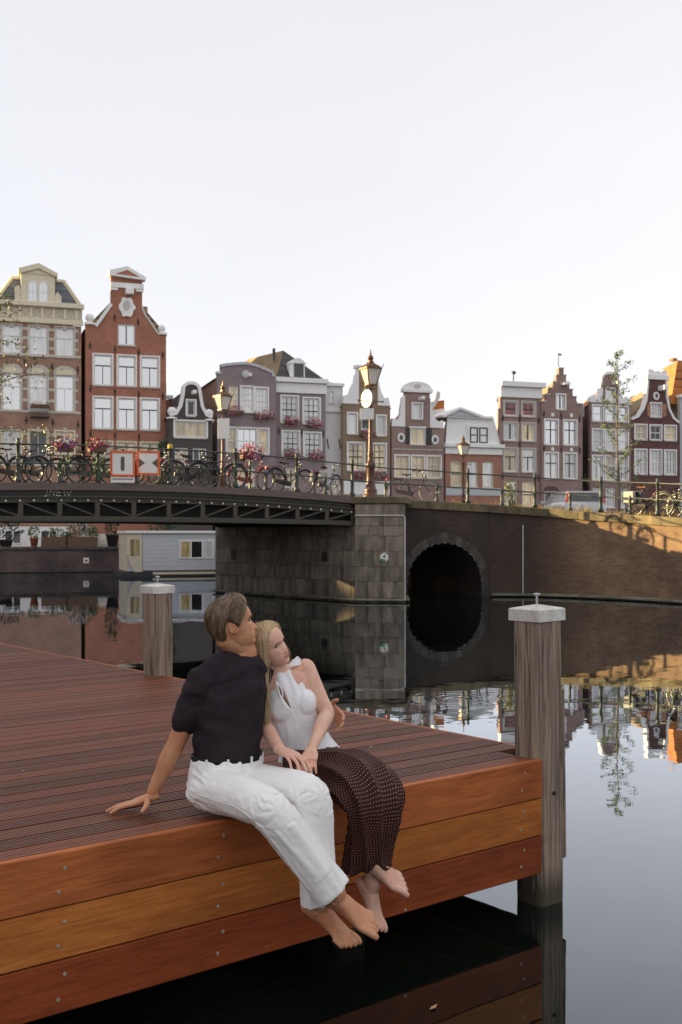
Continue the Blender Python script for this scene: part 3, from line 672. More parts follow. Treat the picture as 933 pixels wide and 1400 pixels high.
plain('leaf', (.06, .12, .035), .6, .4, 9, 0, Specular_IOR_Level=.3); plain('leaf_dark', (.018, .05, .018), .6, .4, 9, 0); plain('leaf_yellow', (.16, .17, .03), .6, .3, 9, 0); plain('leaf_pale', (.12, .17, .07), .6, .3, 9, 0)
plain('flower_red', (.68, .04, .16), .6, .3, 20, 0); plain('flower_white', (.70, .64, .66), .6, .1, 20, 0); plain('flower_pink', (.78, .30, .46), .6, .2, 20, 0); plain('flower_purple', (.16, .05, .30), .6, .3, 20, 0); plain('flower_orange', (.70, .16, .03), .6, .2, 20, 0); plain('straw', (.42, .30, .11), .8, .3, 20, 0)
plain('terracotta', (.30, .11, .05), .8, .2, 9, .1); plain('planter_wood', (.13, .075, .05), .8, .3, 9, .2); plain('bark', (.16, .13, .09), .9, .3, 14, .3)
# ---------------------------------------------------------------- bicycles
plain('tyre', (.022, .022, .022), .75, .2, 30, .1); plain('rim_metal', (.28, .28, .27), .3, .1, 30, 0, Metallic=.8); plain('saddle_black', (.018, .016, .015), .6, .2, 30, .1)
plain('tyre_pale', (.42, .38, .30), .75, .2, 30, .1); plain('saddle_brown', (.30, .12, .04), .6, .2, 30, .1)
bcol = {}
for nm, c in dict(black=(.016, .016, .018), red=(.30, .035, .03), charcoal=(.045, .05, .055), silver=(.36, .36, .34), olive=(.10, .11, .07), blue=(.03, .05, .11), cream=(.50, .44, .32)).items(): plain('bike_' + nm, c, .35, .1, 20, 0, Coat_Weight=.4)
def torus(m, c, R_, r, n=28, k=6):
    m.tube([(c[0] + R_ * math.cos(2*math.pi*i/n), c[1], c[2] + R_ * math.sin(2*math.pi*i/n)) for i in range(n)], r, k, closed=True)
def make_bike(lady=True):
    e = empty('bicycle')
    wm = MB(); torus(wm, (0, 0, 0), .315, .011, 28, 5)
    for i in range(16): a = 2*math.pi*i/16; wm.bar((.02*math.cos(a+.9), .02*(-1)**i, .02*math.sin(a+.9)), (.312*math.cos(a), 0, .312*math.sin(a)), .0035)
    wm.tube([(0, -.05, 0), (0, .05, 0)], .022, 8); wme = wm.mesh('wheel', True)
    ty = MB(); torus(ty, (0, 0, 0), .338, .021, 30, 8); tme = ty.mesh('tyre', True)
    for x in (-.53, .55):
        w_ = obj('wheel', wme, 'rim_metal', e, (x, 0, .36)); obj('tyre', tme, 'tyre', w_)
    f = MB(); bb, hd0, hd1, st = (-.07, 0, .29), (.36, 0, .60), (.31, 0, .86), (-.22, 0, .74)
    f.tube([bb, st, (-.245, 0, .86)], .016, 8); f.tube([hd0, hd1], .019, 8)
    if lady: f.tube(catmull([hd0, (.15, 0, .42), bb], 5), .018, 8); f.tube(catmull([hd1[:2] + (.76,), (.05, 0, .52), (-.15, 0, .5)], 5), .014, 8)
    else: f.tube([hd0, bb], .018, 8); f.tube([(.325, 0, .78), st], .016, 8)
    for y in (-.045, .045): f.tube([bb, (-.53, y, .36)], .010, 6); f.tube([st, (-.53, y, .36)], .009, 6); f.tube([hd0, (.43, y, .52), (.55, y, .36)], .011, 6)
    f.build('frame', 'bike_black', e, True)
    h = MB(); h.tube([hd1, (.29, 0, .98)], .013, 6); h.tube(catmull([(.06, -.29, 1.0), (.2, -.27, 1.03), (.32, -.14, 1.03), (.29, 0, .99), (.32, .14, 1.03), (.2, .27, 1.03), (.06, .29, 1.0)], 4), .011, 6); h.build('handlebar', 'rim_metal', e, True)
    [MB().tube([(.04, y, 1.0), (.15, y * .97, 1.02)], .017, 8).build('grip', 'saddle_black', e, True) for y in (-.29, .29)]
    s_ = MB(); s_.grid([[(-.36 + .28 * t, (.10 - .075 * min(1, t * 1.3)) * math.sin(a), .90 + .022 * math.cos(a) - .02 * math.sin(math.pi * t)) for a in [2*math.pi*i/10 for i in range(10)]] for t in [i / 6 for i in range(7)]], True); s_.tube([(-.25, 0, .84), (-.25, 0, .90)], .014, 6); s_.build('saddle', 'saddle_black', e, True)
    for x, a0, a1 in ((-.53, -20, 175), (.55, 10, 150)):
        mg = MB()
        mg.tube([(x + .375 * math.cos(R(a0 + (a1 - a0) * i / 14)), 0, .36 + .375 * math.sin(R(a0 + (a1 - a0) * i / 14))) for i in range(15)], .022, 5)
        mg.build('mudguard', 'bike_black', e, True)
    c = MB(); c.plate([(-.60, .31), (-.58, .41), (-.05, .36), (.03, .30), (-.03, .21), (-.12, .21)], -.062, -.048); c.build('chain_guard', 'bike_black', e)
    c = MB(); c.tube([(-.07, -.09, .29), (-.02, -.10, .14)], .009, 6); c.box(-.06, .03, -.2, -.095, .125, .15); c.build('pedal', 'saddle_black', e); c = MB(); c.tube([(-.07, .09, .29), (-.12, .10, .44)], .009, 6); c.box(-.16, -.07, .095, .2, .43, .455); c.build('pedal', 'saddle_black', e)
    r_ = MB(); r_.box(-.85, -.34, -.06, .06, .765, .78)
    for y in (-.065, .065): r_.bar((-.75, y, .77), (-.54, y, .37), .010); r_.bar((-.40, y, .77), (-.53, y, .37), .010); r_.bar((-.87, y, .775), (-.32, y, .775), .012)
    r_.build('luggage_rack', 'saddle_black', e)
    l = MB(); l.ell((.40, 0, .86), (.05, .045, .045), 8, 6); l.build('headlight', 'rim_metal', e, True); MB().box(-.905, -.875, -.03, .03, .70, .76).build('tail_light', 'flower_red', e)
    return e
lady, gent = make_bike(True), make_bike(False)
plain('bag_grey', (.42, .41, .38), .7, .12, 8, .2); plain('basket', (.16, .10, .055), .8, .3, 25, .3); plain('crate_black', (.02, .02, .02), .6, .1, 9, 0)
def bag(e, mat, nm='saddle_bag'):
    for y in (-1, 1):
        m = MB(); m.cbox(-.80, -.40, y * .075 if y > 0 else -.20, .20 if y > 0 else -.075, .42, .78, .03); m.build(nm, mat, e)
def front_crate(e, mat):
    m = MB(); m.box(.36, .72, -.2, .2, .80, .815)
    for z in (.86, .93, 1.0): [m.bar(a, b_, .012, .04) for a, b_ in (((.36, -.2, z), (.74, -.2, z)), ((.36, .2, z), (.74, .2, z)), ((.36, -.2, z), (.36, .2, z)), ((.74, -.2, z), (.74, .2, z)))]
    for x in (.36, .55, .74):
        for y in (-.2, .2): m.bar((x, y, .8), (x, y, 1.02), .02)
    m.build('front_crate', mat, e)
USED = set(); BIKES = []
def bike(kind, frame, loc, rz, label, lean=4, tyre=None, saddle=None, steer=0):
    src = lady if kind == 'lady' else gent
    if id(src) in USED: e = copy_tree(src)
    else: e = src; USED.add(id(src))
    e.name = 'bicycle'; tag(e, label, 'bicycle', 'bicycles parked along the railing')
    e.location = loc; e.rotation_euler = (R(lean), 0, rz)
    BIKES.append((e, frame, tyre, saddle)); return e
def bike_paint():     # after all copies are made: paint each one through its own material slots
    for e, frame, tyre, saddle in BIKES:
        for c in e.children:
            n_ = c.name.split('.')[0]; mt = ('bike_' + frame) if n_ in ('frame', 'chain_guard', 'mudguard') else saddle if (n_ == 'saddle' and saddle) else None
            if mt: c.material_slots[0].link = 'OBJECT'; c.material_slots[0].material = M[mt]
            if n_ == 'wheel' and tyre:
                for g in c.children:
                    if g.name.startswith('tyre'): g.material_slots[0].link = 'OBJECT'; g.material_slots[0].material = M[tyre]
def bb(px, yo, **k):
    x = bs(px, yo); return bw(x, yo, btop(x) - .02)
bike('lady', 'black', bb(18, .6), BANG + .3, 'black bicycle at the far left end of the bridge railing')
bike('gent', 'charcoal', bb(82, .55), BANG + R(180), 'dark bicycle behind the purple flower planter on the railing')
bike('lady', 'olive', bb(125, .75), BANG - .2, 'dark olive bicycle between the planters and the framed signs')
bike('lady', 'cream', bb(176, .5), BANG + R(170), 'pale bicycle with light tyres half hidden behind the upright bar sign', tyre='tyre_pale')
bike('gent', 'silver', bb(212, .45), BANG + .35, 'silver bicycle behind the triangle sign and the railing')
bike('gent', 'black', bb(262, .5), BANG + .12, 'black bicycle leaning on the railing, left one of the black pair')
bike('gent', 'black', bb(296, .42), BANG - .1, 'black bicycle leaning on the railing, right one of the black pair')
redb = bike('lady', 'red', bb(343, .7), BANG + .25, 'red bicycle with red front wheel frame parked behind the railing')
bike('lady', 'black', bb(396, .5), BANG + R(8), 'black bicycle with chain guard between the red bicycle and the bag bicycle')
bagb = bike('lady', 'charcoal', bb(447, .8), BANG + .55, 'dark bicycle carrying a pale grey saddle bag near the tall lamp')
bike('gent', 'black', bb(52, .9), BANG + .2, 'black bicycle between the left edge bicycle and the purple planter')
bike('lady', 'charcoal', bb(152, .95), BANG - .3, 'dark bicycle just left of the upright bar sign, behind the railing')
bike('lady', 'black', bb(246, .95), BANG + R(165), 'black bicycle behind the yellow topped railing post')
def wq(px, off, rz, zoff=-.03):
    p, d, n_ = wframe(ws_px(px)); q_ = p + n_ * off; return (q_.x, q_.y, p.z + zoff), math.atan2(d.y, d.x) + rz
l_, a_ = wq(575, .62, .1); l_ = (at(564, 0, 35.6).x, 35.3, 3.05)
bike('lady', 'charcoal', l_, R(14), 'lone dark bicycle right of the tall lamp, on the quay wall', tyre='tyre_pale')
l_, a_ = wq(872, .55, .0); brn = bike('lady', 'black', l_, a_, 'bicycle with grey saddle bags at the right end of the quay railing', saddle='saddle_brown')
l_, a_ = wq(905, .85, .25); crt = bike('gent', 'olive', l_, a_, 'sunlit bicycle with wicker basket at the right edge of the picture')
l_, a_ = wq(925, .5, R(180)); bike('gent', 'black', l_, a_, 'black bicycle nearest the right edge of the picture')
for e in (bagb, brn): bag(e, 'bag_grey')
front_crate(crt, 'basket')
bike_paint()
# ---------------------------------------------------------------- plants helper, planters
def leaves(q, n, c, r, size, rg, up=.3):
    for i in range(n):
        while True:
            d = Vector((rg.uniform(-1, 1), rg.uniform(-1, 1), rg.uniform(-1, 1)))
            if d.length <= 1 and (d.length > .45 or rg.random() < .4): break
        if noise.noise(d * 2.3 + Vector((c[0], c[1] * .3, c[2]))) < -.22: continue
        p = Vector((c[0] + d.x * r[0], c[1] + d.y * r[1], c[2] + d.z * r[2])); s = size * rg.uniform(.6, 1.25)
        a = Vector((rg.gauss(0, 1), rg.gauss(0, 1), rg.gauss(0, 1) * .6 + up)).normalized(); t = a.orthogonal().normalized(); t = Matrix.Rotation(rg.random() * 6.28, 3, a) @ t; u = a.cross(t)
        q.add([p - t * s, p + u * s * .42 - a * s * .1, p + t * s, p - u * s * .42 - a * s * .1], [(0, 1, 2, 3)])
    return q
RG = random.Random(11)
def flowerbox(parent, x, z, w_, y=-.14, hgt=.42, cols=('flower_red', 'flower_pink', 'flower_white'), n=70, nm='flower_box'):
    bx_ = MB(); bx_.cbox(x - w_/2, x + w_/2, y - .11, y + .11, z - .14, z + .08, .01); o = bx_.build(nm, 'planter_wood', parent)
    q = MB(); leaves(q, n, (x, y, z + .10), (w_/2 + .08, .2, hgt * .55), .06, RG); q.build('foliage', 'leaf', o)
    for cl in cols: q = MB(); leaves(q, n, (x, y - .06, z + .06), (w_/2 + .10, .24, hgt * .62), .055, RG); q.build('blossom', cl, o)
    return o
def rail_planter(px, label, cols, hang):
    x = bs(px, -.02); p = bw(x, -.02, btop(x)); e = empty('railing_planter', p, BANG, label, 'planter', 'flower planters on the bridge railing')
    flowerbox(e, 0, .93, .45, -.12, .36, cols, 80, 'trough')
    q = MB(); leaves(q, 110, (0, -.12, .55), (.2, .15, .42), .05, RG); q.build('trailing_foliage', 'leaf_pale' if hang else 'leaf', e)
    MB().bar((-.2, -.02, .9), (.2, -.02, .9), .03).build('bracket', 'rail_green', e)
rail_planter(86, 'planter of purple and red flowers with trailing leaves on the bridge railing', ('flower_purple', 'flower_red', 'flower_white'), True)
rail_planter(131, 'leafy planter with a few red flowers left of the framed signs', ('flower_red',), False)
e = empty('railing_planter', bw(bs(343, .2), .2, btop(-4)), BANG, 'large basket of red and white flowers behind the red bicycle', 'planter', 'flower planters on the bridge railing'); flowerbox(e, 0, .98, .6, .0, .45, n=110, nm='trough'); MB().bar((0, .05, 0), (0, .05, .9), .05).build('stand', 'rail_green', e)
# dry grass and weeds along the top of the wall
q = MB(); g2 = random.Random(5)
for px0, px1, n_ in ((690, 830, 420), (830, 930, 260), (580, 690, 60)):
    for i in range(n_):
        px = g2.uniform(px0, px1); p, d, nn = wframe(ws_px(px) if i % 9 == 0 or True else 0); p = p + nn * g2.uniform(.44, 1.1); h = g2.uniform(.05, .24) * (1.2 if 770 < px < 800 else .8)
        a = Vector((g2.gauss(0, .35), g2.gauss(0, .35), 1)) * h; t = Vector((g2.uniform(-1, 1), g2.uniform(-1, 1), 0)).normalized() * .008
        q.add([p - t, p + t, p + a], [(0, 1, 2)])
tag(q.build('dry_grass', 'straw'), 'dry straw coloured grass along the top of the quay wall', 'grass', kind='stuff')
# ---------------------------------------------------------------- house materials
for nm, c1, c2, mo in (('brick_orange', (.21, .076, .046), (.26, .108, .068), (.30, .18, .13)), ('brick_brown', (.19, .098, .068), (.25, .14, .10), (.26, .20, .16)), ('brick_olive', (.145, .098, .062), (.18, .125, .082), (.20, .165, .13)),
    ('brick_mauve', (.165, .105, .092), (.205, .135, .118), (.22, .18, .16)), ('brick_wine', (.062, .024, .021), (.085, .034, .029), (.13, .09, .08)), ('brick_red', (.21, .085, .055), (.26, .12, .08), (.27, .2, .16))):
    brick(nm, sc3(c1, 1.6), sc3(c2, 1.6), sc3(mo, 1.5), .22, .065, stain=.45, dark=sc3(c1, .5), bump=.2)
plain('stucco_dark', (.085, .07, .065), .85, .15, 3, .1); plain('stucco_purple', (.27, .215, .218), .85, .10, 3, .1); plain('stucco_white', (.80, .79, .77), .85, .08, 3, .1); plain('stucco_grey', (.52, .53, .55), .85, .08, 3, .1)
plain('cream', (.74, .67, .49), .6, .08, 6, .05); plain('trim_white', (.86, .845, .82), .55, .07, 6, .05); plain('trim_stone', (.58, .54, .47), .8, .15, 8, .1); plain('shutter', (.022, .024, .022), .5, .1, 8, 0); plain('frame_dark', (.03, .03, .03), .5, .1, 8, 0)
plain('anchor_iron', (.03, .025, .022), .7, .2, 8, 0)
def tiles(name, c1, c2, rh=.24, bw_=.22):
    b = N(name); sp = b.n('ShaderNodeSeparateXYZ', {0: b.coord()}); v = b.n('ShaderNodeCombineXYZ', {0: sp.outputs[1], 1: b.math('MULTIPLY', sp.outputs[2], 1.3)}).outputs[0]
    t = b.n('ShaderNodeTexBrick', {'Vector': v, 'Color1': c1 + (1,), 'Color2': c2 + (1,), 'Mortar': sc3(c1, .3) + (1,), 'Scale': 1.0, 'Mortar Size': .014, 'Brick Width': bw_, 'Row Height': rh})
    n1 = b.noise(v, 1.2, 5); c = b.mix(b.math('MULTIPLY', b.rng(n1, .4, .7), .5), t.outputs[0], sc3(c1, .4)); b.pbr(c, .75, b.bump(t.outputs[1], -.6, .03))
tiles('tile_orange', (.46, .15, .03), (.56, .22, .05)); tiles('tile_red', (.22, .07, .035), (.28, .10, .05)); tiles('tile_dark', (.065, .06, .058), (.09, .082, .078)); tiles('slate', (.15, .165, .19), (.20, .215, .24), .18, .25); tiles('tile_straw', (.30, .21, .10), (.36, .26, .13))
def glass(name, base, ior, rough=.03, var=.3):
    b = N(name); v = b.coord((1, 1, 1), rnd=23); n1 = b.noise(b.coord((2.2, 2.2, .5), rnd=9), 1.6, 3); wv = b.noise(v, 1.1, 2)
    r_ = b.n('ShaderNodeObjectInfo').outputs['Random']; pc = b.mix(b.rng(n1, .35, .65), sc3(base, 1 - var), sc3(base, 1 + var)); pc = b.mix(b.rng(b.math('FRACT', b.math('MULTIPLY', r_, 5.7)), .45, 1, 0, .75), pc, sc3(base, .22))
    b.pbr(pc, rough, b.bump(wv, .10, .05), IOR=ior, Specular_IOR_Level=.5); return b
glass('pane_sky', (.12, .13, .14), 7.0, var=.15); glass('pane_curtain', (.72, .71, .69), 2.6, var=.14); glass('pane_warm_refl', (.66, .50, .24), 2.2, var=.45); glass('pane_dark', (.018, .018, .020), 1.7, var=.6); glass('pane_grey', (.30, .29, .27), 3.4, var=.5); glass('pane_red', (.30, .05, .035), 1.7, var=.8); glass('pane_orange', (.50, .15, .03), 1.8, var=.5)  # warm yellow panes: reflection of sunlit house fronts put into the colour
CR = {1: (0, 340, 3.8875), 2: (220, 450, 3.8875), 3: (440, 450, 3.732), 4: (670, 460, 3.5475)}
BASEZ = 1.3
class House:
    def __init__(s, crop, x0, x1, wall, label, off=0.0, cat='house', deep=9.0, frame='trim_white', mun=None, skew=0.0):
        s.cr = CR[crop]; s.wall = wall; s.frame = frame; s.deep = deep; s.mun = mun; s.SK = Matrix(((1, skew, 0, 0), (0, 1, 0, 0), (0, 0, 1, 0), (0, 0, 0, 1)))
        s.q = HQ + HN * off; cx = (x0 + x1) / 2
        k = s.raw(cx); p = s.q + HD * k; s.k0 = k; s.Y = p.y
        s.e = empty('canal_house', (p.x, p.y, BASEZ), R(18), label, cat, 'canal houses in the far row')
        s.x0, s.x1 = s.X(x0), s.X(x1); s.holes = []
    def raw(s, cx):
        k = (s.cr[0] + cx / s.cr[2] - HX) / F
        return (k * s.q.y - s.q.x) / (HD.x - k * HD.y)
    def X(s, cx): return s.raw(cx) - s.k0
    def Z(s, cy): return EYE + (HY - (s.cr[1] + cy / s.cr[2])) / F * s.Y - BASEZ
    def rect(s, x0, x1, y0, y1): return s.X(x0), s.X(x1), s.Z(y1), s.Z(y0)
    def body(s, pts, roof=None, roofmat='tile_dark', eave=None, flat=None, sidemat=None):
        """pts: gable outline in crop coordinates from left shoulder to right shoulder"""
        out = [(s.x0, 0)] + [(s.X(a), s.Z(c)) for a, c in pts] + [(s.x1, 0)]
        out = out[:1] + [p for p in out[1:-1]] + out[-1:]
        outer = [(s.x0, 0), (s.x1, 0)] + [(s.X(a), s.Z(c)) for a, c in pts][::-1]
        MB().plate(outer, 0, .32, s.holes).build('wall', s.wall, s.e)
        ze = s.Z(eave) if eave else min(s.Z(pts[0][1]), s.Z(pts[-1][1])); ze -= .05
        b_ = MB(); b_.box(s.x0, s.x0 + .25, .321, s.deep, 0, ze); b_.box(s.x1 - .25, s.x1, .321, s.deep, 0, ze); b_.box(s.x0 + .25, s.x1 - .25, s.deep - .25, s.deep, 0, ze); b_.box(s.x0 + .25, s.x1 - .25, .5, s.deep - .25, ze - .2, ze - .002); MB().merge(b_, s.SK).build('side_wall', sidemat or s.wall, s.e)
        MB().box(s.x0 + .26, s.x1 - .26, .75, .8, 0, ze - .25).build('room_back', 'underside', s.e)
        if roof:
            zr = s.Z(roof); xm = (s.x0 + s.x1) / 2; q = MB(); zo = ze + .0; ya = .33
            q.add([(s.x0 - .12, ya, zo), (xm, ya, zr), (s.x1 + .12, ya, zo), (s.x0 - .12, s.deep, zo), (xm, s.deep, zr), (s.x1 + .12, s.deep, zo)], [(0, 3, 4, 1), (1, 4, 5, 2), (0, 1, 2), (3, 5, 4), (0, 2, 5, 3)])
            MB().merge(q, s.SK).build('roof', roofmat, s.e)
        return s
    def win(s, x0, x1, y0, y1, pane='pane_sky', style='sash', surround=None, proud=0, frame=None, arch=0, sill=True, hole=True):
        a, c, z0, z1 = s.rect(x0, x1, y0, y1)
        if hole:
            if z0 < .02: z0 = .02
            s.holes.append([(a, z0), (c, z0), (c, z1), (a, z1)])
        fm = frame or s.frame; y = .06 - proud if hole else -.06 - proud
        t = .075; q = MB(); q.plate([(a + .004, z0 + .004), (c - .004, z0 + .004), (c - .004, z1 - .004), (a + .004, z1 - .004)], y, y + .10, [[(a + t, z0 + t), (c - t, z0 + t), (c - t, z1 - t), (a + t, z1 - t)]])
        w_, h_ = c - a, z1 - z0; A, C, Z0, Z1 = a + t, c - t, z0 + t, z1 - t; fq = q; q = MB()
        def vb(x, za, zb, k=.035): q.box(x - k/2, x + k/2, y + .022, y + .062, za + .001, zb - .001)
        def hb(z, xa, xb, k=.035): q.box(xa + .001, xb - .001, y + .02, y + .064, z - k/2, z + k/2)
        if style == 'sash': zz = lerp(Z0, Z1, .66); hb(zz, A, C, .06); vb((A + C) / 2, Z0, zz - .03)
        elif style == 'mid': hb((Z0 + Z1) / 2, A, C, .06)
        elif style == 'cross': hb(lerp(Z0, Z1, .62), A, C, .06); vb((A + C) / 2, Z0, Z1)
        elif style == 'vert': vb((A + C) / 2, Z0, Z1, .06)
        elif style[:4] == 'grid':
            nx, nz_ = int(style[4]), int(style[5])
            for i in range(1, nx): vb(lerp(A, C, i / nx), Z0, Z1, .024)
            for i in range(1, nz_): hb(lerp(Z0, Z1, i / nz_), A, C, .06 if i * 2 == nz_ else .024)
        o = fq.build('window', fm, s.e)
        if q.v: q.build('glazing_bars', s.mun or fm, o)
        MB().add([(A - .01, y + .075, Z0 - .01), (C + .01, y + .075, Z0 - .01), (C + .01, y + .075, Z1 + .01), (A - .01, y + .075, Z1 + .01)], [(0, 1, 2, 3)]).build('pane', pane, o)
        if sill: MB().box(a - .05, c + .05, -.07, .055, z0 - .08, z0 - .002).build('sill', 'trim_stone', o)
        if surround:
            q = MB(); u = .09; q.plate([(a - u, z0 - .0), (c + u, z0 - .0), (c + u, z1 + u), (a - u, z1 + u)], -.035, -.003, [[(a + .001, z0 + .001), (c - .001, z0 + .001), (c - .001, z1 - .001), (a + .001, z1 - .001)]]); q.build('surround', surround, o)
        return o
    def row(s, cols, y0, y1, panes, style='sash', slope=.0, **k):
        for i, (a, c) in enumerate(cols): s.win(a, c, y0, y1, panes[i % len(panes)] if isinstance(panes, (list, tuple)) else panes, style, **k)
    def band(s, x0, x1, y0, y1, mat, proud=.12, nm='cornice', back=.0):
        a, c, z0, z1 = s.rect(x0, x1, y0, y1); m_ = MB(); m_.cbox(a, c, -proud, back - .003, z0, z1, min(.02, (z1 - z0) * .3)); return m_.build(nm, mat, s.e)
    def shape(s, pts, mat, proud=.06, back=.28, nm='gable_trim'):
        P = [(s.X(a), s.Z(c)) for a, c in pts]; ar = sum(P[i][0] * P[(i+1) % len(P)][1] - P[(i+1) % len(P)][0] * P[i][1] for i in range(len(P)))
        if ar < 0: P = P[::-1]
        return MB().plate(P, -proud, back).build(nm, mat, s.e)
    def ribbon(s, pts, wd, mat, proud=.07, nm='gable_trim', back=.34):
        """trim of width wd (m) following the outline pts on its outer side"""
        P = [Vector((s.X(a), s.Z(c))) for a, c in pts]; o_, i_ = [], []
        for i, p in enumerate(P):
            d = (P[min(i+1, len(P)-1)] - P[max(i-1, 0)]).normalized(); n_ = Vector((-d.y, d.x)); o_.append(p + n_ * .03); i_.append(p - n_ * wd)
        pl = [(p.x, p.y) for p in i_] + [(p.x, p.y) for p in o_[::-1]]
        return MB().plate(pl, -proud, back).build(nm, mat, s.e)
    def ball(s, cx, cy, r, mat='trim_white', nm='finial'):
        m_ = MB(); m_.lathe([(r * 1.2, -r * 1.6), (r * 1.2, -r * 1.3), (r * .5, -r * 1.1), (r * .6, -r * .8), (r * .95, -.3 * r), (r, .2 * r), (r * .7, r * .8), (r * .1, r)], 12, (s.X(cx), .15, s.Z(cy))); return m_.build(nm, mat, s.e, True)
    def anchor(s, cx, cy):
        x, z = s.X(cx), s.Z(cy); m_ = MB(); m_.box(x - .03, x + .03, -.05, -.002, z - .22, z + .22); m_.box(x - .07, x + .07, -.045, -.001, z - .05, z + .05); m_.build('wall_anchor', 'anchor_iron', s.e)
    def beam(s, cx, cy, sz=.22, ln=.7, mat='trim_white'):
        x, z = s.X(cx), s.Z(cy); MB().cbox(x - sz/2, x + sz/2, -ln, -.003, z - sz/2, z + sz/2, .02).build('hoist_beam', mat, s.e)
    def box(s, cx0, cx1, cy0, cy1, y0, y1, mat, nm):
        a, c, z0, z1 = s.rect(cx0, cx1, cy0, cy1); return MB().box(a, c, y0, y1, z0, z1).build(nm, mat, s.e)
    def flowers(s, cx, cy, w_=1.2, n=110): return flowerbox(s.e, s.X(cx), s.Z(cy) - .05, w_, -.22, .62, n=n)
def arcpts(cx, cy, rx, ry, a0, a1, n=10): return [(cx + rx * math.cos(R(lerp(a0, a1, i / n))), cy - ry * math.sin(R(lerp(a0, a1, i / n)))) for i in range(n + 1)]
# ---- A: ornate brick house with mansard
h = House(1, -26, 433, 'brick_brown', 'ornate brown brick house with cream cornice, slate mansard and pedimented dormer', deep=8)
cols = [(12, 112), (155, 253), (297, 394)]
h.row(cols, 412, 568, ['pane_curtain', 'pane_curtain', 'pane_curtain'], 'sash', surround='trim_stone'); h.row(cols, 668, 862, ['pane_sky', 'pane_curtain', 'pane_sky'], 'sash', surround='trim_stone'); h.row(cols, 968, 1150, ['pane_curtain', 'pane_dark', 'pane_warm_refl'], 'cross', frame='cream', surround='cream')
h.body([(-26, 400), (433, 400)], eave=400)
h.band(-34, 442, 372, 398, 'cream', .22); h.band(-30, 438, 312, 370, 'trim_stone', .06, 'frieze'); h.band(-36, 446, 286, 311, 'cream', .34)
for i in range(8): h.band(-22 + i * 60, -6 + i * 60, 313, 369, 'cream', .16, 'bracket')
for i in range(7):
    a = -2 + i * 60; x, z = h.X(a + 18), h.Z(342); q = MB()
    for da in (0, 90): q.bar((x - .2, -.08, z - .2 if da else z + .2), (x + .2, -.08, z + .2 if da else z - .2), .05, .05, (0, 1, 0))
    q.build('frieze_panel', 'cream', h.e)
for i, (a, c) in enumerate(cols):
    m_ = (a + c) / 2
    h.shape(arcpts(m_, 664, 50, 34, 0, 180, 12), 'cream', .05, -.003, 'tympanum'); h.ribbon(arcpts(m_, 662, 60, 42, 180, 0, 12), .12, 'trim_stone', .07, 'arch', -.003)
    for y in (420, 470, 520, 680, 740, 800, 980, 1040): 
        for xx in (a - 22, c + 8): h.band(xx, xx + 15, y, y + 16, 'trim_stone', .03, 'quoin')
    for y in (398, 948): h.band(m_ - 9, m_ + 9, y, y + 26, 'trim_stone', .06, 'keystone')
for y in (572, 872): h.band(-22, 430, y - 12, y + 2, 'trim_stone', .04, 'string_course')
for x, y in ((136, 612), (278, 625), (414, 636), (140, 915), (282, 922), (416, 928)): h.anchor(x, y)
q = MB(); a, c, z0, z1 = h.rect(163, 262, 838, 893)
for i in range(12): q.bar((lerp(a, c, i / 11), -.35, z0), (lerp(a, c, i / 11), -.35, z1), .02)
q.bar((a, -.35, z1), (c, -.35, z1), .035); q.box(a, c, -.4, -.003, z0 - .06, z0); q.build('balcony', 'frame_dark', h.e); flowerbox(h.e, (a + c) / 2, z1, c - a, -.38, .3, ('flower_orange',), 40)
ze = h.Z(290); zt = h.Z(148); q = MB(); i_ = .95
q.add([(h.x0, .1, ze), (h.x1, .1, ze), (h.x1, 8, ze), (h.x0, 8, ze), (h.x0 + i_, .8, zt), (h.x1 - i_, .8, zt), (h.x1 - i_, 7, zt), (h.x0 + i_, 7, zt)], [(0, 1, 5, 4), (1, 2, 6, 5), (2, 3, 7, 6), (3, 0, 4, 7), (4, 5, 6, 7)]); q.build('mansard_roof', 'slate', h.e)
q = MB()
for a, c in (((h.x0, .1, ze), (h.x0 + i_, .8, zt)), ((h.x1, .1, ze), (h.x1 - i_, .8, zt)), ((h.x0 + i_, .8, zt), (h.x1 - i_, .8, zt)), ((h.x1 - i_, .8, zt), (h.x1 - i_, 7, zt))): q.bar(a, c, .2, .16)
q.build('roof_ridge', 'cream', h.e)
a, c, z0, z1 = h.rect(112, 292, 138, 288); MB().plate([(a, z0), (c, z0), (c, z1), (a, z1)], -.22, 1.6).build('dormer', 'cream', h.e)
h.shape([(100, 137), (98, 118), (205, 84), (307, 132), (305, 150), (290, 146), (205, 112), (115, 140)], 'cream', .40, 1.4, 'pediment'); h.shape([(118, 138), (205, 108), (290, 144)], 'cream', .26, -.23, 'pediment_field')
h.shape([(80, 288), (80, 215), (100, 203), (111, 230), (111, 288)], 'cream', .18, .4, 'scroll'); h.shape([(326, 300), (326, 250), (306, 225), (293, 245), (293, 300)], 'cream', .18, .4, 'scroll')
for a, c in ((152, 196), (208, 251)):
    m_ = (a + c) / 2; h.shape([(a, 292), (a, 205)] + arcpts(m_, 205, (c - a) / 2, 26, 180, 0, 8) + [(c, 292)], 'pane_sky', .235, -.222, 'dormer_pane'); h.ribbon([(a, 292), (a, 205)] + arcpts(m_, 205, (c - a) / 2, 26, 180, 0, 8) + [(c, 292)], .06, 'trim_white', .26, 'dormer_window', -.237)
    h.band(a, c, 230, 236, 'trim_white', .25, 'muntin'); h.band(m_ - 2, m_ + 2, 190, 291, 'trim_white', .252, 'muntin')
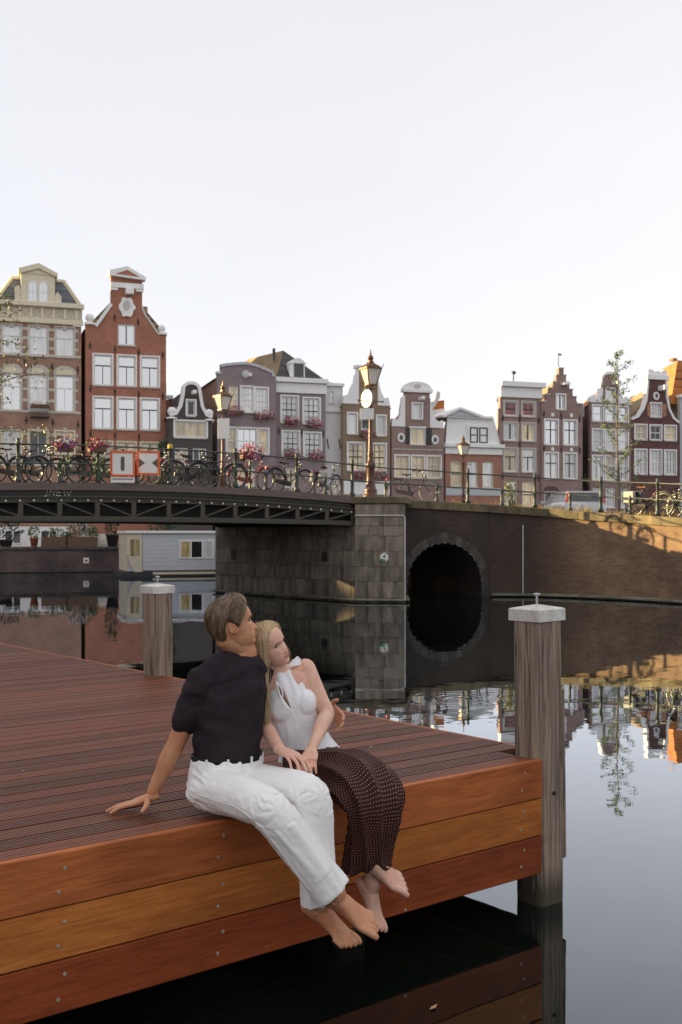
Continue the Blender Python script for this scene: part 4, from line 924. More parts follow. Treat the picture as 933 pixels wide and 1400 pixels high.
# ---- B: orange brick neck gable
h = House(1, 455, 884, 'brick_orange', 'orange brick house with tall pedimented gable, white cartouche and ball finials', deep=11, mun='frame_dark')
cols = [(500, 596), (628, 721), (752, 844)]
h.win(628, 719, 402, 512, 'pane_sky', 'vert'); h.row(cols, 570, 730, 'pane_sky', 'sash', surround='trim_white', frame='trim_white'); h.row(cols, 795, 960, ['pane_sky', 'pane_sky', 'pane_sky'], 'sash', surround='trim_white'); h.row(cols, 1030, 1180, ['pane_warm_refl'], 'cross', frame='cream', surround='cream')
h.body([(455, 415), (508, 415), (590, 292), (590, 150), (757, 152), (757, 300), (772, 340), (805, 385), (848, 445), (884, 445)], roof=195, roofmat='tile_straw', eave=440)
h.ribbon([(505, 418), (588, 296)], .16, 'trim_white', .09); h.ribbon([(759, 304), (776, 345), (808, 388), (850, 447)], .10, 'trim_stone', .06)
h.shape([(580, 148), (578, 126), (675, 98), (774, 150), (772, 166), (590, 152)], 'trim_white', .30, .34, 'pediment'); h.shape([(612, 143), (675, 118), (738, 150)], 'brick_orange', .32, -.303, 'pediment_field')
h.band(586, 764, 184, 212, 'trim_white', .14); h.band(586, 628, 206, 226, 'trim_white', .10, 'corbel'); h.band(722, 764, 206, 226, 'trim_white', .10, 'corbel')
def cart(n): return [(675 + 41 * (1 + .10 * math.cos(6 * t) + .05 * math.cos(9 * t)) * math.cos(t), 312 + 52 * (1 + .10 * math.cos(6 * t)) * math.sin(t)) for t in [2 * math.pi * i / n for i in range(n)]]
h.shape(cart(40), 'trim_white', .12, -.003, 'cartouche'); h.shape(arcpts(672, 302, 18, 26, 0, 345, 16), 'trim_stone', .15, -.122, 'cartouche_field'); h.band(665, 708, 216, 246, 'trim_white', .45, 'hoist_beam')
h.band(452, 508, 403, 416, 'trim_white', .12, 'shoulder_cap', .33); h.band(845, 888, 434, 447, 'trim_white', .12, 'shoulder_cap', .33); h.ball(479, 378, .26); h.ball(862, 412, .24)
for x, y in ((480, 525), (612, 538), (738, 547), (866, 556), (482, 752), (612, 762), (739, 770), (866, 776), (610, 370), (735, 386), (483, 988), (613, 993), (740, 998)): h.anchor(x, y)
for i in range(2):
    x = h.X(795 + i * 12); MB().cbox(x - .02 + i * .1, x + .32, 3 + i * 1.2, 3.6 + i * 1.2, h.Z(400), h.Z(245 + i * 12), .03).build('chimney', 'brick_red', h.e)
# ---- C: small dark bell gable
h = House(2, 46, 275, 'stucco_dark', 'small dark house with white edged bell gable and triple window', off=1.5, deep=8)
h.win(140, 183, 380, 460, 'pane_dark', 'plain', surround='trim_white'); h.win(75, 243, 490, 576, 'pane_warm_refl', 'grid31', surround='trim_white'); h.row([(75, 146), (170, 243)], 632, 720, ['pane_warm_refl', 'pane_dark'], 'vert')
bell = [(46, 455), (78, 446), (100, 408), (112, 350)] + arcpts(163, 318, 48, 38, 175, 5, 10) + [(216, 350), (226, 408), (248, 450), (275, 458)]
h.body(bell, roof=300, eave=470); h.ribbon(bell, .16, 'trim_white', .10); h.ball(62, 440, .28); h.ball(258, 445, .28); h.beam(171, 340)
# low reddish house between B and C
h = House(2, 2, 60, 'brick_red', 'sliver of low red house with white parapet between the orange and dark houses', off=-2.2, deep=7); h.body([(2, 380), (60, 372)], eave=380); h.band(-4, 64, 352, 374, 'trim_white', .2); h.win(14, 44, 470, 540, 'pane_dark', 'mid'); h.box(-6, 38, 272, 340, .6, 3, 'stucco_grey', 'roof_extension')
# ---- D: purple plastered
h = House(2, 300, 613, 'stucco_purple', 'purple grey plastered house with curved top gable and flower boxes', off=.4, deep=10)
h.win(362, 412, 306, 440, 'pane_warm_refl', 'grid34'); h.win(428, 491, 307, 442, 'pane_curtain', 'grid34', surround='trim_white'); h.win(505, 568, 310, 445, 'pane_curtain', 'grid34', surround='trim_white')
h.win(352, 404, 528, 662, 'pane_warm_refl', 'mid', surround='trim_white'); h.win(406, 514, 528, 662, 'pane_sky', 'grid32', surround='trim_white'); h.win(516, 571, 528, 662, 'pane_warm_refl', 'mid', surround='trim_white'); h.win(400, 500, 740, 830, 'pane_warm_refl', 'vert')
top = [(300, 246), (318, 242), (318, 196), (346, 190), (400, 182), (455, 176), (510, 186), (560, 204), (596, 220), (604, 244), (613, 262)]
h.body(top, roof=205, roofmat='tile_dark', eave=262, sidemat='brick_brown'); h.ribbon(top[2:10], .14, 'stucco_grey', .09); h.band(296, 322, 232, 246, 'stucco_grey', .1, 'shoulder_cap', .33); h.beam(466, 248, .2, .6); h.shape(arcpts(452, 240, 20, 22, 0, 340, 14), 'stucco_grey', .05, -.003, 'medallion')
for x, y, n_ in ((386, 440, 1.2), (545, 458, 1.25), (470, 668, 1.7)): h.flowers(x, y, n_)
h.band(302, 611, 449, 454, 'stucco_dark', .03, 'string_course')
# ---- E: cornice house with hipped roof
h = House(2, 613, 876, 'stucco_purple', 'mauve house with white cornice, steep hipped roof and white dormer', deep=10, mun='frame_dark')
g = dict(surround='trim_white'); h.win(642, 728, 360, 500, 'pane_grey', 'grid34', **g); h.win(760, 844, 366, 502, 'pane_grey', 'grid34', **g); h.win(648, 735, 546, 674, 'pane_grey', 'grid34', **g); h.win(763, 850, 550, 676, 'pane_grey', 'grid34', **g); h.win(660, 730, 740, 840, 'pane_warm_refl', 'vert')
h.body([(613, 340), (876, 345)], eave=345); h.band(610, 880, 288, 342, 'trim_white', .10, 'frieze', .3); h.band(606, 884, 262, 287, 'trim_white', .32, 'cornice', .4)
z0, z1 = h.Z(266), h.Z(86); q = MB(); xm = h.X(700); q.add([(h.x0, .0, z0), (h.x1, 0, z0), (h.x1 - .8, 7, z0), (h.x0 - 1.6, 7, z0), (xm, 2.2, z1), (xm - 1.4, 6.4, z1)], [(1, 2, 5, 4), (2, 3, 5), (3, 0, 4, 5)]); q.build('roof', 'tile_straw', h.e)
q = MB(); q.add([(h.x0, 0.0, z0), (h.x1, 0, z0), (xm, 2.2, z1)], [(0, 1, 2)]); q.build('roof_front', 'tile_dark', h.e)
h.box(690, 770, 178, 262, .15, 2.0, 'trim_white', 'dormer'); h.shape([(686, 182), (704, 162), (735, 150), (758, 162), (776, 182)], 'trim_white', -.10, 1.9, 'dormer_hood'); a, c, z0_, z1_ = h.rect(712, 762, 180, 252); MB().box(a, c, .10, .148, z0_, z1_).build('dormer_pane', 'pane_dark', h.e)
h.box(640, 652, 80, 145, 2.0, 2.2, 'frame_dark', 'flue')
for x, y in ((693, 492), (812, 500), (695, 664), (822, 668)): h.flowers(x, y, .95)
for x, y in ((628, 545), (748, 550), (862, 552)): h.anchor(x, y)
# ---- F: narrow white plastered house
h = House(3, 4, 108, 'stucco_white', 'narrow white plastered house with pale blue grey upper storey', off=-.8, deep=9)
h.win(44, 62, 318, 376, 'pane_sky', 'mid'); h.body([(4, 285), (108, 285)], eave=290, sidemat='stucco_white'); h.band(0, 112, 276, 292, 'trim_white', .2); h.shape([(10, 292), (104, 292), (104, 410), (10, 418)], 'stucco_grey', .02, -.003, 'upper_panel') if False else None; h.band(2, 110, 408, 424, 'trim_white', .15, 'string_course')
for x, y in ((28, 585), (88, 585)): q = MB(); q.bar((h.X(x), -.03, h.Z(y - 25)), (h.X(x + 8), -.03, h.Z(y + 25)), .05, .05, (0, 1, 0)); q.build('wall_anchor', 'anchor_iron', h.e)
z0, z1 = h.Z(278), h.Z(235); q = MB(); q.add([(h.x0, .3, z0), (h.x1, .3, z0), (h.x1, 9, z0), (h.x0, 9, z0), (h.x0 + .3, 3, z1), (h.x1, 3, z1)], [(0, 1, 5, 4), (1, 2, 5), (2, 3, 4, 5), (3, 0, 4)]); q.build('roof', 'tile_straw', h.e)
# ---- G: olive brick neck gable behind the tall lamp
h = House(3, 108, 350, 'brick_olive', 'olive brown brick house with white scrolled neck gable behind the tall lamp', deep=10, mun='frame_dark', skew=.22)
h.win(135, 179, 432, 536, 'pane_curtain', 'plain', surround='trim_white'); h.win(202, 262, 436, 512, 'pane_dark', 'mid'); h.win(283, 326, 440, 541, 'pane_curtain', 'plain', surround='trim_white'); h.win(135, 216, 583, 722, 'pane_warm_refl', 'grid34', surround='trim_white'); h.win(244, 326, 585, 722, 'pane_warm_refl', 'grid34', surround='trim_white'); h.win(165, 225, 800, 850, 'pane_warm_refl', 'vert'); h.win(215, 252, 300, 370, 'pane_dark', 'mid')
h.body([(108, 382), (180, 382), (180, 192), (285, 196), (285, 385), (350, 388)], roof=215, eave=395)
h.shape([(108, 384), (112, 345), (140, 335), (150, 300), (166, 270), (170, 235), (179, 225), (179, 384)], 'trim_white', .05, .3, 'gable_scroll'); h.shape([(286, 387), (286, 240), (296, 290), (304, 320), (318, 348), (340, 345), (350, 388)], 'trim_white', .05, .3, 'gable_scroll'); h.band(168, 298, 186, 202, 'trim_white', .14, 'cornice', .33); h.band(172, 190, 202, 384, 'trim_white', .04, 'gable_trim')
for x, y in ((230, 535), (192, 742), (292, 742)): h.flowers(x, y, 1.0, 80)
h.band(112, 346, 775, 845, 'trim_white', .05, 'shop_front')
# ---- H: brown neck gable with shutters and oval windows
h = House(3, 357, 624, 'brick_mauve', 'brown brick house with arched white neck gable, dark shutters and oval windows', deep=10, skew=.25)
h.win(465, 511, 380, 458, 'pane_grey', 'plain', surround='trim_white'); h.win(452, 528, 504, 588, 'pane_warm_refl', 'vert', surround='trim_white')
h.row([(377, 443), (461, 523), (540, 606)], 648, 758, 'pane_warm_refl', 'cross', frame='cream', surround='trim_white')
h.body([(357, 498), (426, 498), (426, 322), (552, 322), (552, 500), (624, 502)], roof=345, roofmat='tile_red', eave=505)
h.shape([(357, 500), (360, 460), (380, 462), (385, 475), (398, 455), (404, 400), (412, 350), (425, 340), (425, 500)], 'trim_white', .05, .3, 'gable_scroll'); h.shape([(553, 500), (553, 350), (566, 420), (580, 455), (600, 470), (618, 460), (622, 502)], 'trim_white', .05, .3, 'gable_scroll')
h.band(412, 564, 306, 324, 'trim_white', .16, 'cornice', .33); h.shape(arcpts(487, 306, 72, 38, 180, 0, 14), 'trim_white', .08, .33, 'pediment'); h.shape(arcpts(486, 292, 18, 12, 0, 330, 12), 'trim_stone', .12, -.083, 'medallion'); h.beam(500, 356, .22, .7)
for a, c in ((430, 450), (530, 561)): h.band(a, c, 503, 588, 'shutter', .06, 'shutter')
for x, y in ((405, 556), (578, 562)): h.shape(arcpts(x, y, 18, 24, 0, 350, 18), 'trim_white', .06, -.003, 'oval_surround'); h.shape(arcpts(x, y, 9, 14, 0, 350, 16), 'pane_dark', .075, -.062, 'oval_pane')
h.band(360, 620, 612, 617, 'trim_stone', .02, 'string_course')
# ---- I: brick house with white mansard storey
h = House(3, 632, 916, 'brick_red', 'brick house with white cornice and pale mansard storey behind the small lamp', deep=9, mun='frame_dark', skew=.40)
h.row([(658, 714), (741, 798), (820, 878)], 675, 806, ['pane_warm_refl', 'pane_grey', 'pane_grey'], 'mid', frame='cream'); h.body([(632, 640), (916, 640)], eave=640); h.band(630, 920, 606, 640, 'trim_white', .12, 'frieze', .3); h.band(624, 926, 586, 605, 'trim_white', .32, 'cornice', .4); h.band(634, 914, 812, 850, 'stucco_grey', .04, 'plinth')
z0, z1 = h.Z(588), h.Z(442); q = MB(); q.add([(h.x0, .05, z0), (h.x1, .05, z0), (h.x1, 9, z0), (h.x0, 9, z0), (h.x0 + .15, .5, z1), (h.X(878), .5, z1), (h.X(878), 9, z1), (h.x0 + .15, 9, z1)], [(0, 1, 5, 4), (1, 2, 6, 5), (2, 3, 7, 6), (3, 0, 4, 7), (4, 5, 6, 7)]); MB().merge(q, h.SK).build('mansard_roof', 'stucco_white', h.e)
h.box(748, 852, 490, 585, -.02, 1.0, 'trim_white', 'dormer')
for a, c in ((756, 796), (803, 846)): h.win(a, c, 500, 580, 'pane_warm_refl', 'mid', frame='frame_dark', hole=False, sill=False)
h.shape([(626, 444), (708, 402), (832, 444)], 'stucco_grey', -.1, 4, 'gable'); h.ribbon([(622, 446), (708, 402), (836, 446)], .12, 'trim_white', .02, 'gable_trim', 4.1); h.band(620, 884, 440, 452, 'trim_white', -.2, 'parapet', .8)
q = MB(); a = [(h.X(x), h.Z(y)) for x, y in ((658, 405), (680, 402), (732, 312), (732, 282), (712, 280), (706, 318))]; q.plate(a[::-1], 4.2, 4.8); q.build('chimney', 'stucco_grey', h.e)
h.shape([(690, 380), (712, 325), (778, 318), (778, 362)], 'tile_orange', -5.0, 7.5, 'rear_roof'); h.shape([(672, 405), (690, 380), (778, 362), (778, 382)], 'trim_white', -4.9, 7.5, 'rear_eave')
# ---- J
h = House(4, 50, 249, 'brick_mauve', 'plain mauve brick house with white cornice and red curtains in its top windows', deep=9, mun='frame_dark', skew=.46)
cols = [(70, 133), (157, 219)]; h.row(cols, 318, 386, 'pane_red', 'mid', surround='trim_stone'); h.row(cols, 421, 505, ['pane_curtain', 'pane_warm_refl'], 'vert', surround='trim_stone'); h.row(cols, 545, 656, ['pane_warm_refl', 'pane_grey'], 'sash', surround='trim_stone'); h.row(cols, 703, 830, ['pane_grey', 'pane_warm_refl'], 'mid', frame='cream')
h.body([(50, 296), (249, 300)], eave=300); h.band(50, 252, 248, 298, 'trim_white', .10, 'frieze', .3); h.band(48, 262, 222, 247, 'trim_white', .34, 'cornice', .4)
h.box(146, 150, 165, 224, 1, 1.06, 'frame_dark', 'antenna'); h.box(142, 158, 158, 172, .97, 1.1, 'frame_dark', 'antenna'); z0, z1 = h.Z(240), h.Z(236); MB().add([(h.x0, .4, z0), (h.x1, .4, z0), (h.x1, 9, z1), (h.x0, 9, z1)], [(0, 1, 2, 3)], h.SK).build('flat_roof', 'tile_dark', h.e)
for x, y in ((62, 400), (145, 400), (235, 405), (62, 525), (145, 525), (62, 680), (235, 685)): h.anchor(x, y)
# ---- K stepped gable
h = House(4, 250, 449, 'brick_mauve', 'mauve brick house with stepped gable and a weather vane', off=.15, deep=8, mun='frame_dark', skew=.30)
h.win(325, 364, 283, 354, 'pane_sky', 'vert', surround='trim_white'); h.row([(268, 329), (360, 419)], 407, 526, ['pane_sky', 'pane_sky'], 'cross', surround='trim_white'); h.row([(268, 329), (360, 419)], 567, 690, ['pane_curtain', 'pane_curtain'], 'cross', surround='trim_white'); h.win(266, 326, 750, 832, 'pane_dark', 'vert', frame='trim_white'); h.win(350, 430, 765, 832, 'pane_grey', 'grid42')
st = [(250, 345), (250, 322), (272, 322), (272, 288), (292, 288), (292, 255), (306, 255), (306, 224), (322, 224), (322, 190), (334, 190), (334, 157), (358, 157), (358, 190), (370, 190), (370, 224), (386, 224), (386, 258), (402, 258), (402, 292), (420, 292), (420, 326), (449, 326), (449, 345)]
h.body(st, roof=195, roofmat='tile_straw', eave=348)
for (a, ya), (c, yc) in zip(st, st[1:]):
    if ya == yc and c - a > 8: h.band(a - 2, c + 2, ya - 7, ya - .5, 'trim_stone', .06, 'step_cap', .36)
h.band(343, 374, 226, 238, 'trim_white', .5, 'hoist_beam'); q = MB(); x = h.X(340); q.bar((x, .2, h.Z(157)), (x, .2, h.Z(80)), .04); q.box(x - .02, x + .22, .18, .22, h.Z(90), h.Z(82)); q.build('weather_vane', 'frame_dark', h.e)
for x in (303, 394):
    for y in (382, 548): h.band(x - 7, x + 7, y - 9, y + 9, 'trim_white', .08, 'keystone')
h.shape(arcpts(296, 748, 36, 22, 0, 180, 10), 'brick_wine', .04, -.003, 'door_arch'); h.box(414, 440, 220, 330, 3, 3.8, 'brick_red', 'chimney')
for x, y in ((262, 380), (346, 385), (436, 395), (262, 545), (346, 548), (436, 550)): h.anchor(x, y)
# ---- L white-trimmed neck gable
h = House(4, 488, 684, 'brick_mauve', 'grey brown house with white arched neck gable behind the thin young tree', deep=7, skew=.36)
h.win(565, 603, 253, 318, 'pane_curtain', 'plain', surround='trim_white'); c3 = [(500, 548), (562, 608), (624, 668)]
h.row(c3, 338, 413, ['pane_sky'], 'mid', surround='trim_white'); h.row(c3, 454, 556, ['pane_curtain'], 'mid', surround='trim_white'); h.row(c3, 582, 698, ['pane_grey', 'pane_warm_refl', 'pane_grey'], 'cross', surround='trim_white'); h.row(c3, 735, 830, ['pane_grey'], 'grid34')
h.body([(488, 322), (540, 322), (545, 205)] + arcpts(582, 205, 37, 26, 175, 5, 8) + [(620, 205), (624, 325), (684, 328)], roof=228, roofmat='tile_orange', eave=330, sidemat='brick_wine')
h.shape([(484, 322), (486, 300), (505, 285), (512, 300), (530, 280), (538, 215), (546, 202), (546, 322)], 'trim_white', .05, .3, 'gable_scroll'); h.shape([(622, 324), (622, 215), (632, 270), (645, 300), (660, 288), (678, 305), (684, 328)], 'trim_white', .05, .3, 'gable_scroll'); h.ribbon([(540, 206)] + arcpts(582, 205, 42, 32, 175, 5, 8) + [(624, 206)], .14, 'trim_white', .08); h.beam(598, 226, .25, .8)
h.box(440, 480, 330, 388, .6, 3, 'stucco_grey', 'side_dormer')
# ---- M wine bell gable
h = House(4, 685, 918, 'brick_wine', 'dark wine red brick house with white edged bell gable and crowned top', deep=7, skew=.36)
h.win(780, 830, 325, 390, 'pane_grey', 'grid33', surround='trim_white'); h.row([(705, 759), (779, 831), (849, 901)], 432, 502, ['pane_warm_refl', 'pane_dark', 'pane_warm_refl'], 'grid22', surround='trim_white'); h.row([(705, 759), (779, 831), (849, 901)], 552, 669, ['pane_grey'], 'grid34', surround='trim_white')
bl = [(685, 402), (716, 388), (740, 350), (754, 310), (760, 250), (763, 206), (858, 206), (860, 290), (872, 350), (892, 390), (918, 410)]
h.body(bl, roof=235, roofmat='tile_straw', eave=412); h.ribbon(bl[:6], .13, 'trim_white', .08); h.ribbon(bl[6:], .13, 'trim_white', .08); h.band(758, 864, 186, 210, 'trim_white', .16, 'cornice', .33); h.shape([(764, 186), (764, 165), (782, 160), (800, 172), (812, 166), (826, 172), (842, 160), (860, 168), (858, 186)], 'trim_white', .06, .3, 'crest'); h.beam(824, 252, .35, .8)
h.shape(arcpts(806, 288, 15, 20, 0, 350, 16), 'trim_white', .06, -.003, 'oval_surround'); h.shape(arcpts(806, 288, 7, 11, 0, 350, 12), 'pane_dark', .075, -.062, 'oval_pane')
for a, c in ((762, 779), (832, 856)): h.band(a, c, 328, 388, 'brick_red', .05, 'shutter')
# ---- N right edge
h = House(4, 922, 1150, 'stucco_grey', 'grey house with big orange tiled roof at the right edge', off=-1.0, deep=7, skew=.36); h.win(950, 1000, 420, 520, 'pane_grey', 'mid'); h.win(1040, 1090, 420, 520, 'pane_grey', 'mid'); h.body([(922, 300), (1150, 300)], eave=305); h.band(916, 1156, 288, 302, 'trim_white', .2, 'cornice', .3)
q = MB(); x = [h.X(v) for v in (884, 928, 1108, 1152)]; z0, z1 = h.Z(330), h.Z(112); q.add([(x[0], .34, z0), (x[1], .9, z1), (x[2], .9, z1), (x[3], .34, z0), (x[0], 7, z0), (x[1], 6.2, z1), (x[2], 6.2, z1), (x[3], 7, z0)], [(0, 3, 2, 1), (4, 0, 1, 5), (3, 7, 6, 2), (7, 4, 5, 6), (1, 2, 6, 5)]); MB().merge(q, h.SK).build('roof', 'tile_orange', h.e); h.box(905, 925, 108, 120, .4, .9, 'tile_orange', 'ridge_cap')
# ---------------------------------------------------------------- houseboat
plain('boat_blue', (.56, .575, .59), .7, .12, 5, .1, stretch=(.3, 1, 4)); plain('boat_cream', (.62, .55, .42), .6, .1, 6, .1); plain('boat_hull', (.03, .03, .035), .6, .2, 6, .1)
p = at(174, 0, 53.2); hb = empty('houseboat', (p.x, p.y, 0), R(18), 'grey blue planked houseboat with pale end moored under the bridge', 'houseboat')
MB().box(.02, 10, .03, 3.2, .25, 2.1).build('cabin', 'boat_blue', hb)
for i in range(9): MB().cbox(.75, 10, -.01, .028, .28 + i * .2, .475 + i * .2, .006).build('plank', 'boat_blue', hb)
MB().box(-.1, 10.1, -.15, 3.35, 2.102, 2.22).build('roof', 'trim_white', hb)
MB().plate([(.0, 2.1), (.72, 2.1), (.72, .05), (.42, .1), (.12, .6), (.0, 1.1)][::-1], -.05, .02).build('prow_panel', 'boat_cream', hb)
MB().box(-.02, .018, .0, 3.2, .25, 2.1).build('end_wall', 'boat_cream', hb)
for x0, x1 in ((.16, .34), (.4, .58)): MB().box(x0, x1, -.07, -.052, 1.0, 1.8).build('end_window', 'pane_warm_refl', hb)
def bwin(x0, x1, z0, z1, panes):
    q = MB(); q.plate([(x0, z0), (x1, z0), (x1, z1), (x0, z1)], -.05, -.012, [[(x0 + .06, z0 + .06), (x1 - .06, z0 + .06), (x1 - .06, z1 - .06), (x0 + .06, z1 - .06)]]); n_ = len(panes)
    for i in range(1, n_): x = lerp(x0, x1, i / n_); q.box(x - .03, x + .03, -.048, -.014, z0 + .061, z1 - .061)
    o = q.build('window', 'trim_white', hb)
    for i, pn in enumerate(panes): MB().box(lerp(x0, x1, i / n_) + .035, lerp(x0, x1, (i + 1) / n_) - .035, -.03, -.015, z0 + .065, z1 - .065).build('pane', pn, o)
bwin(2.55, 4.25, .85, 1.75, ['pane_warm_refl', 'pane_dark', 'pane_curtain']); bwin(5.5, 7.2, .85, 1.75, ['pane_dark', 'pane_curtain'])
MB().box(-.3, 10.2, -.3, 3.5, -.3, .22).build('hull', 'boat_hull', hb); MB().cbox(1.2, 10, -.34, -.31, .08, .20, .01).build('rubbing_strake', 'boat_cream', hb)
# ---------------------------------------------------------------- quay planters and steps
def hk(px, off):
    k = (px - HX) / F; q = HQ + HN * off; return (k * q.y - q.x) / (HD.x - k * HD.y)
def on_quay(px, off, z=1.37): p = hrow(hk(px, off), off, z); return Vector(p)
def pot(px, off, label, w_, h_, kind, plant, pr, ph, flower=None, n=160):
    e = empty('planter', on_quay(px, off), R(18), label, 'planter', 'planters on the far quayside')
    q = MB()
    if kind == 'box': q.cbox(-w_/2, w_/2, -.25, .25, 0, h_, .02); q.build('trough', 'planter_wood', e)
    else: q.lathe([(w_ * .36, 0), (w_ * .5, h_ * .85), (w_ * .55, h_ * .86), (w_ * .55, h_), (w_ * .45, h_)], 14); q.build('pot', 'terracotta' if kind == 'pot' else 'boat_hull', e, True)
    q = MB(); leaves(q, n, (0, 0, h_ + ph * .45), (pr, .35, ph * .55), .09, RG); q.build('foliage', plant, e)
    if flower: q = MB(); leaves(q, n, (0, -.05, h_ + ph * .55), (pr, .4, ph * .5), .06, RG); q.build('blossom', flower, e)
pot(75, 5.2, 'long brown trough with low plants on the far quayside', 1.4, .55, 'box', 'leaf_pale', .6, .5)
pot(111, 5.2, 'trough with a round pale flowering bush on the far quayside', 1.7, .55, 'box', 'leaf', .85, .95, 'flower_white', 260)
pot(154, 5.2, 'tall dark evergreen in a black tub beside the houseboat', .7, .7, 'tub', 'leaf_dark', .5, 1.7, None, 380)
pot(47, 5.0, 'small terracotta pot with leafy plant on the far quayside', .45, .5, 'pot', 'leaf_pale', .35, .7)
pot(92, 4.6, 'terracotta pot standing between the two troughs on the quayside', .5, .45, 'pot', 'leaf', .3, .4)
pot(8, 4.8, 'dark green bush in a tub at the left end of the quayside', .8, .4, 'tub', 'leaf_dark', .95, 1.1, None, 380)
pot(128, 4.2, 'terracotta pot with small shrub near the stone steps', .5, .5, 'pot', 'leaf', .35, .6)
e = empty('stone_steps', on_quay(137, 4.2, 1.35), R(18), 'pale stone steps up to the orange brick house door', 'steps')
for i in range(4): MB().cbox(-.9, .9, .35 * i, 3.3, .18 * i + .001, .18 * (i + 1), .015).build('step', 'trim_stone', e)
e = empty('basement_front', on_quay(40, .9, 1.35), R(18), 'pale painted basement front below the ornate brick house, seen under the bridge', 'wall'); MB().box(-2.6, 2.2, 0, .5, 0, 1.15).build('wall', 'stucco_white', e)
for x in (-.9, 1.1): MB().box(x - .5, x + .5, -.03, -.003, .15, .95).build('window', 'trim_white', e); MB().box(x - .4, x - .05, -.05, -.031, .22, .88).build('pane', 'pane_dark', e); MB().box(x + .05, x + .4, -.05, -.031, .22, .88).build('pane', 'pane_dark', e)
# ---------------------------------------------------------------- trees
def tree(name, base, h_, label, leafmat, spread, n, lsize, lean=(0, 0), r0=.06, start=.3, limbs=26, seed=1, drop=.0, group='trees'):
    rg = random.Random(seed); e = empty(name, base, 0, label, 'tree', group); top = Vector((lean[0], lean[1], h_))
    tr = [Vector((lean[0] * t * t + .05 * math.sin(t * 9), lean[1] * t * t, h_ * t)) for t in [i / 10 for i in range(11)]]
    q = MB(); q.tube(tr, [r0 * (1 - .85 * i / 10) for i in range(11)], 8); q.build('trunk', 'bark', e, True)
    lb_, cr = MB(), MB()
    for i in range(limbs):
        t = start + (1 - start) * (i + .5) / limbs; k = int(t * 10); p0 = tr[min(k, 9)].lerp(tr[min(k + 1, 10)], t * 10 - k); a = i * 2.4 + rg.random()
        ln = spread * (1.15 - t) * rg.uniform(.6, 1.2) + .25 * spread; d = Vector((math.cos(a), math.sin(a), .55 - drop + rg.uniform(-.2, .25))).normalized()
        p1 = p0 + d * ln * .6; p2 = p1 + (d + Vector((0, 0, .12 - drop))).normalized() * ln * .4; lb_.tube([p0, p1, p2], [r0 * .28, r0 * .16, r0 * .05], 5)
        m_ = n // limbs
        for j in range(m_):
            u = rg.random() ** .7; p = p0.lerp(p2, u) + Vector((rg.gauss(0, .1), rg.gauss(0, .1), rg.gauss(0, .09))) * spread * .55
            ax = Vector((rg.gauss(0, 1), rg.gauss(0, 1), rg.gauss(0, 1) + .5)).normalized(); tt = ax.orthogonal().normalized(); tt = Matrix.Rotation(rg.random() * 6.28, 3, ax) @ tt; uu = ax.cross(tt); s_ = lsize * rg.uniform(.6, 1.2)
            cr.add([p - tt * s_, p + uu * s_ * .4, p + tt * s_, p - uu * s_ * .4], [(0, 1, 2, 3)])
    lb_.build('limbs', 'bark', e); cr.build('crown', leafmat, e)
p = at(846, 0, 46); tree('young_tree', (p.x, p.y, 2.4), 7.2, 'thin young street tree with sparse small leaves in front of the right houses', 'leaf_pale', 1.35, 1800, .062, (-.1, 0), .06, .12, 30, 3)
p = at(-52, 0, 30); tree('leafy_tree', (p.x, p.y, 2.9), 6.3, 'tree reaching in at the left edge with yellowish leaves', 'leaf_yellow', 2.6, 2200, .06, (.3, 0), .09, .3, 24, 9, .35)
e = empty('evergreen_shrub', at(224, 0, 55) * 1.0, 0, 'dense dark green shrub between the orange brick house and the dark small house', 'shrub'); e.location.z = 1.36
q = MB(); q.tube([(0, 0, 0), (0, 0, 4)], [.09, .03], 8); q.build('trunk', 'bark', e); q = MB()
for i in range(9): leaves(q, 260, (.1 * math.sin(i * 2), 0, 1.0 + i * .5), (.95 - .085 * i, .9 - .08 * i, .55), .10, RG)
q.build('crown', 'leaf_dark', e)
q = MB()
e = empty('weed_clump', walong(ws_px(700)) + wframe(ws_px(700))[2] * .5, 0, 'tall pale weeds growing on the wall under the mauve house', 'plant')
for i in range(26):
    a = Vector((RG.gauss(0, .16), RG.gauss(0, .1), RG.uniform(.3, .95))); q.tube([(RG.gauss(0, .08), 0, 0), a * .6, a], [.008, .006, .002], 4); leaves(q, 7, a * .7, (.09, .09, .2), .05, RG)
q.build('stems', 'leaf_yellow', e)
# ---------------------------------------------------------------- parked car
plain('car_paint', (.42, .43, .44), .25, .05, 5, 0, Metallic=.4, Coat_Weight=.8); plain('car_light', (.62, .07, .03), .25, .1, 20, 0); glass('car_glass', (.02, .022, .025), 1.8)
p = at(780, 0, 47); car = empty('parked_car', (p.x, p.y, 2.36), R(6), 'silver estate car with orange rear lights parked behind the quay wall', 'car')
secs = [(-2.1, .80, .35, .72), (-2.05, .86, .3, .95), (-1.95, .87, .28, 1.0), (-1.4, .88, .26, 1.02), (0, .89, .24, 1.0), (1.2, .88, .26, .92), (1.9, .82, .3, .78), (2.1, .7, .36, .6)]
q = MB(); rows = [[(-w_, y, zb), (w_, y, zb), (w_ * 1.0, y, lerp(zb, zt, .6)), (w_ * .95, y, zt), (-w_ * .95, y, zt), (-w_, y, lerp(zb, zt, .6))] for y, w_, zb, zt in secs]; q.grid(rows, True); q.f += [(0, 1, 2, 3, 4, 5)[::-1], tuple(len(q.v) - 6 + i for i in range(6))]; q.build('body', 'car_paint', car, True)
q = MB(); rows = [[(-.82, y0, .98), (.82, y0, .98), (.66, y1, 1.46), (-.66, y1, 1.46)] for y0, y1 in ((-1.98, -1.72), (-.9, -.9), (.3, .1), (1.15, .5))]; q.grid(rows, True); q.f += [(0, 1, 2, 3), tuple(len(q.v) - 4 + i for i in range(4))]; q.build('cabin', 'car_paint', car)
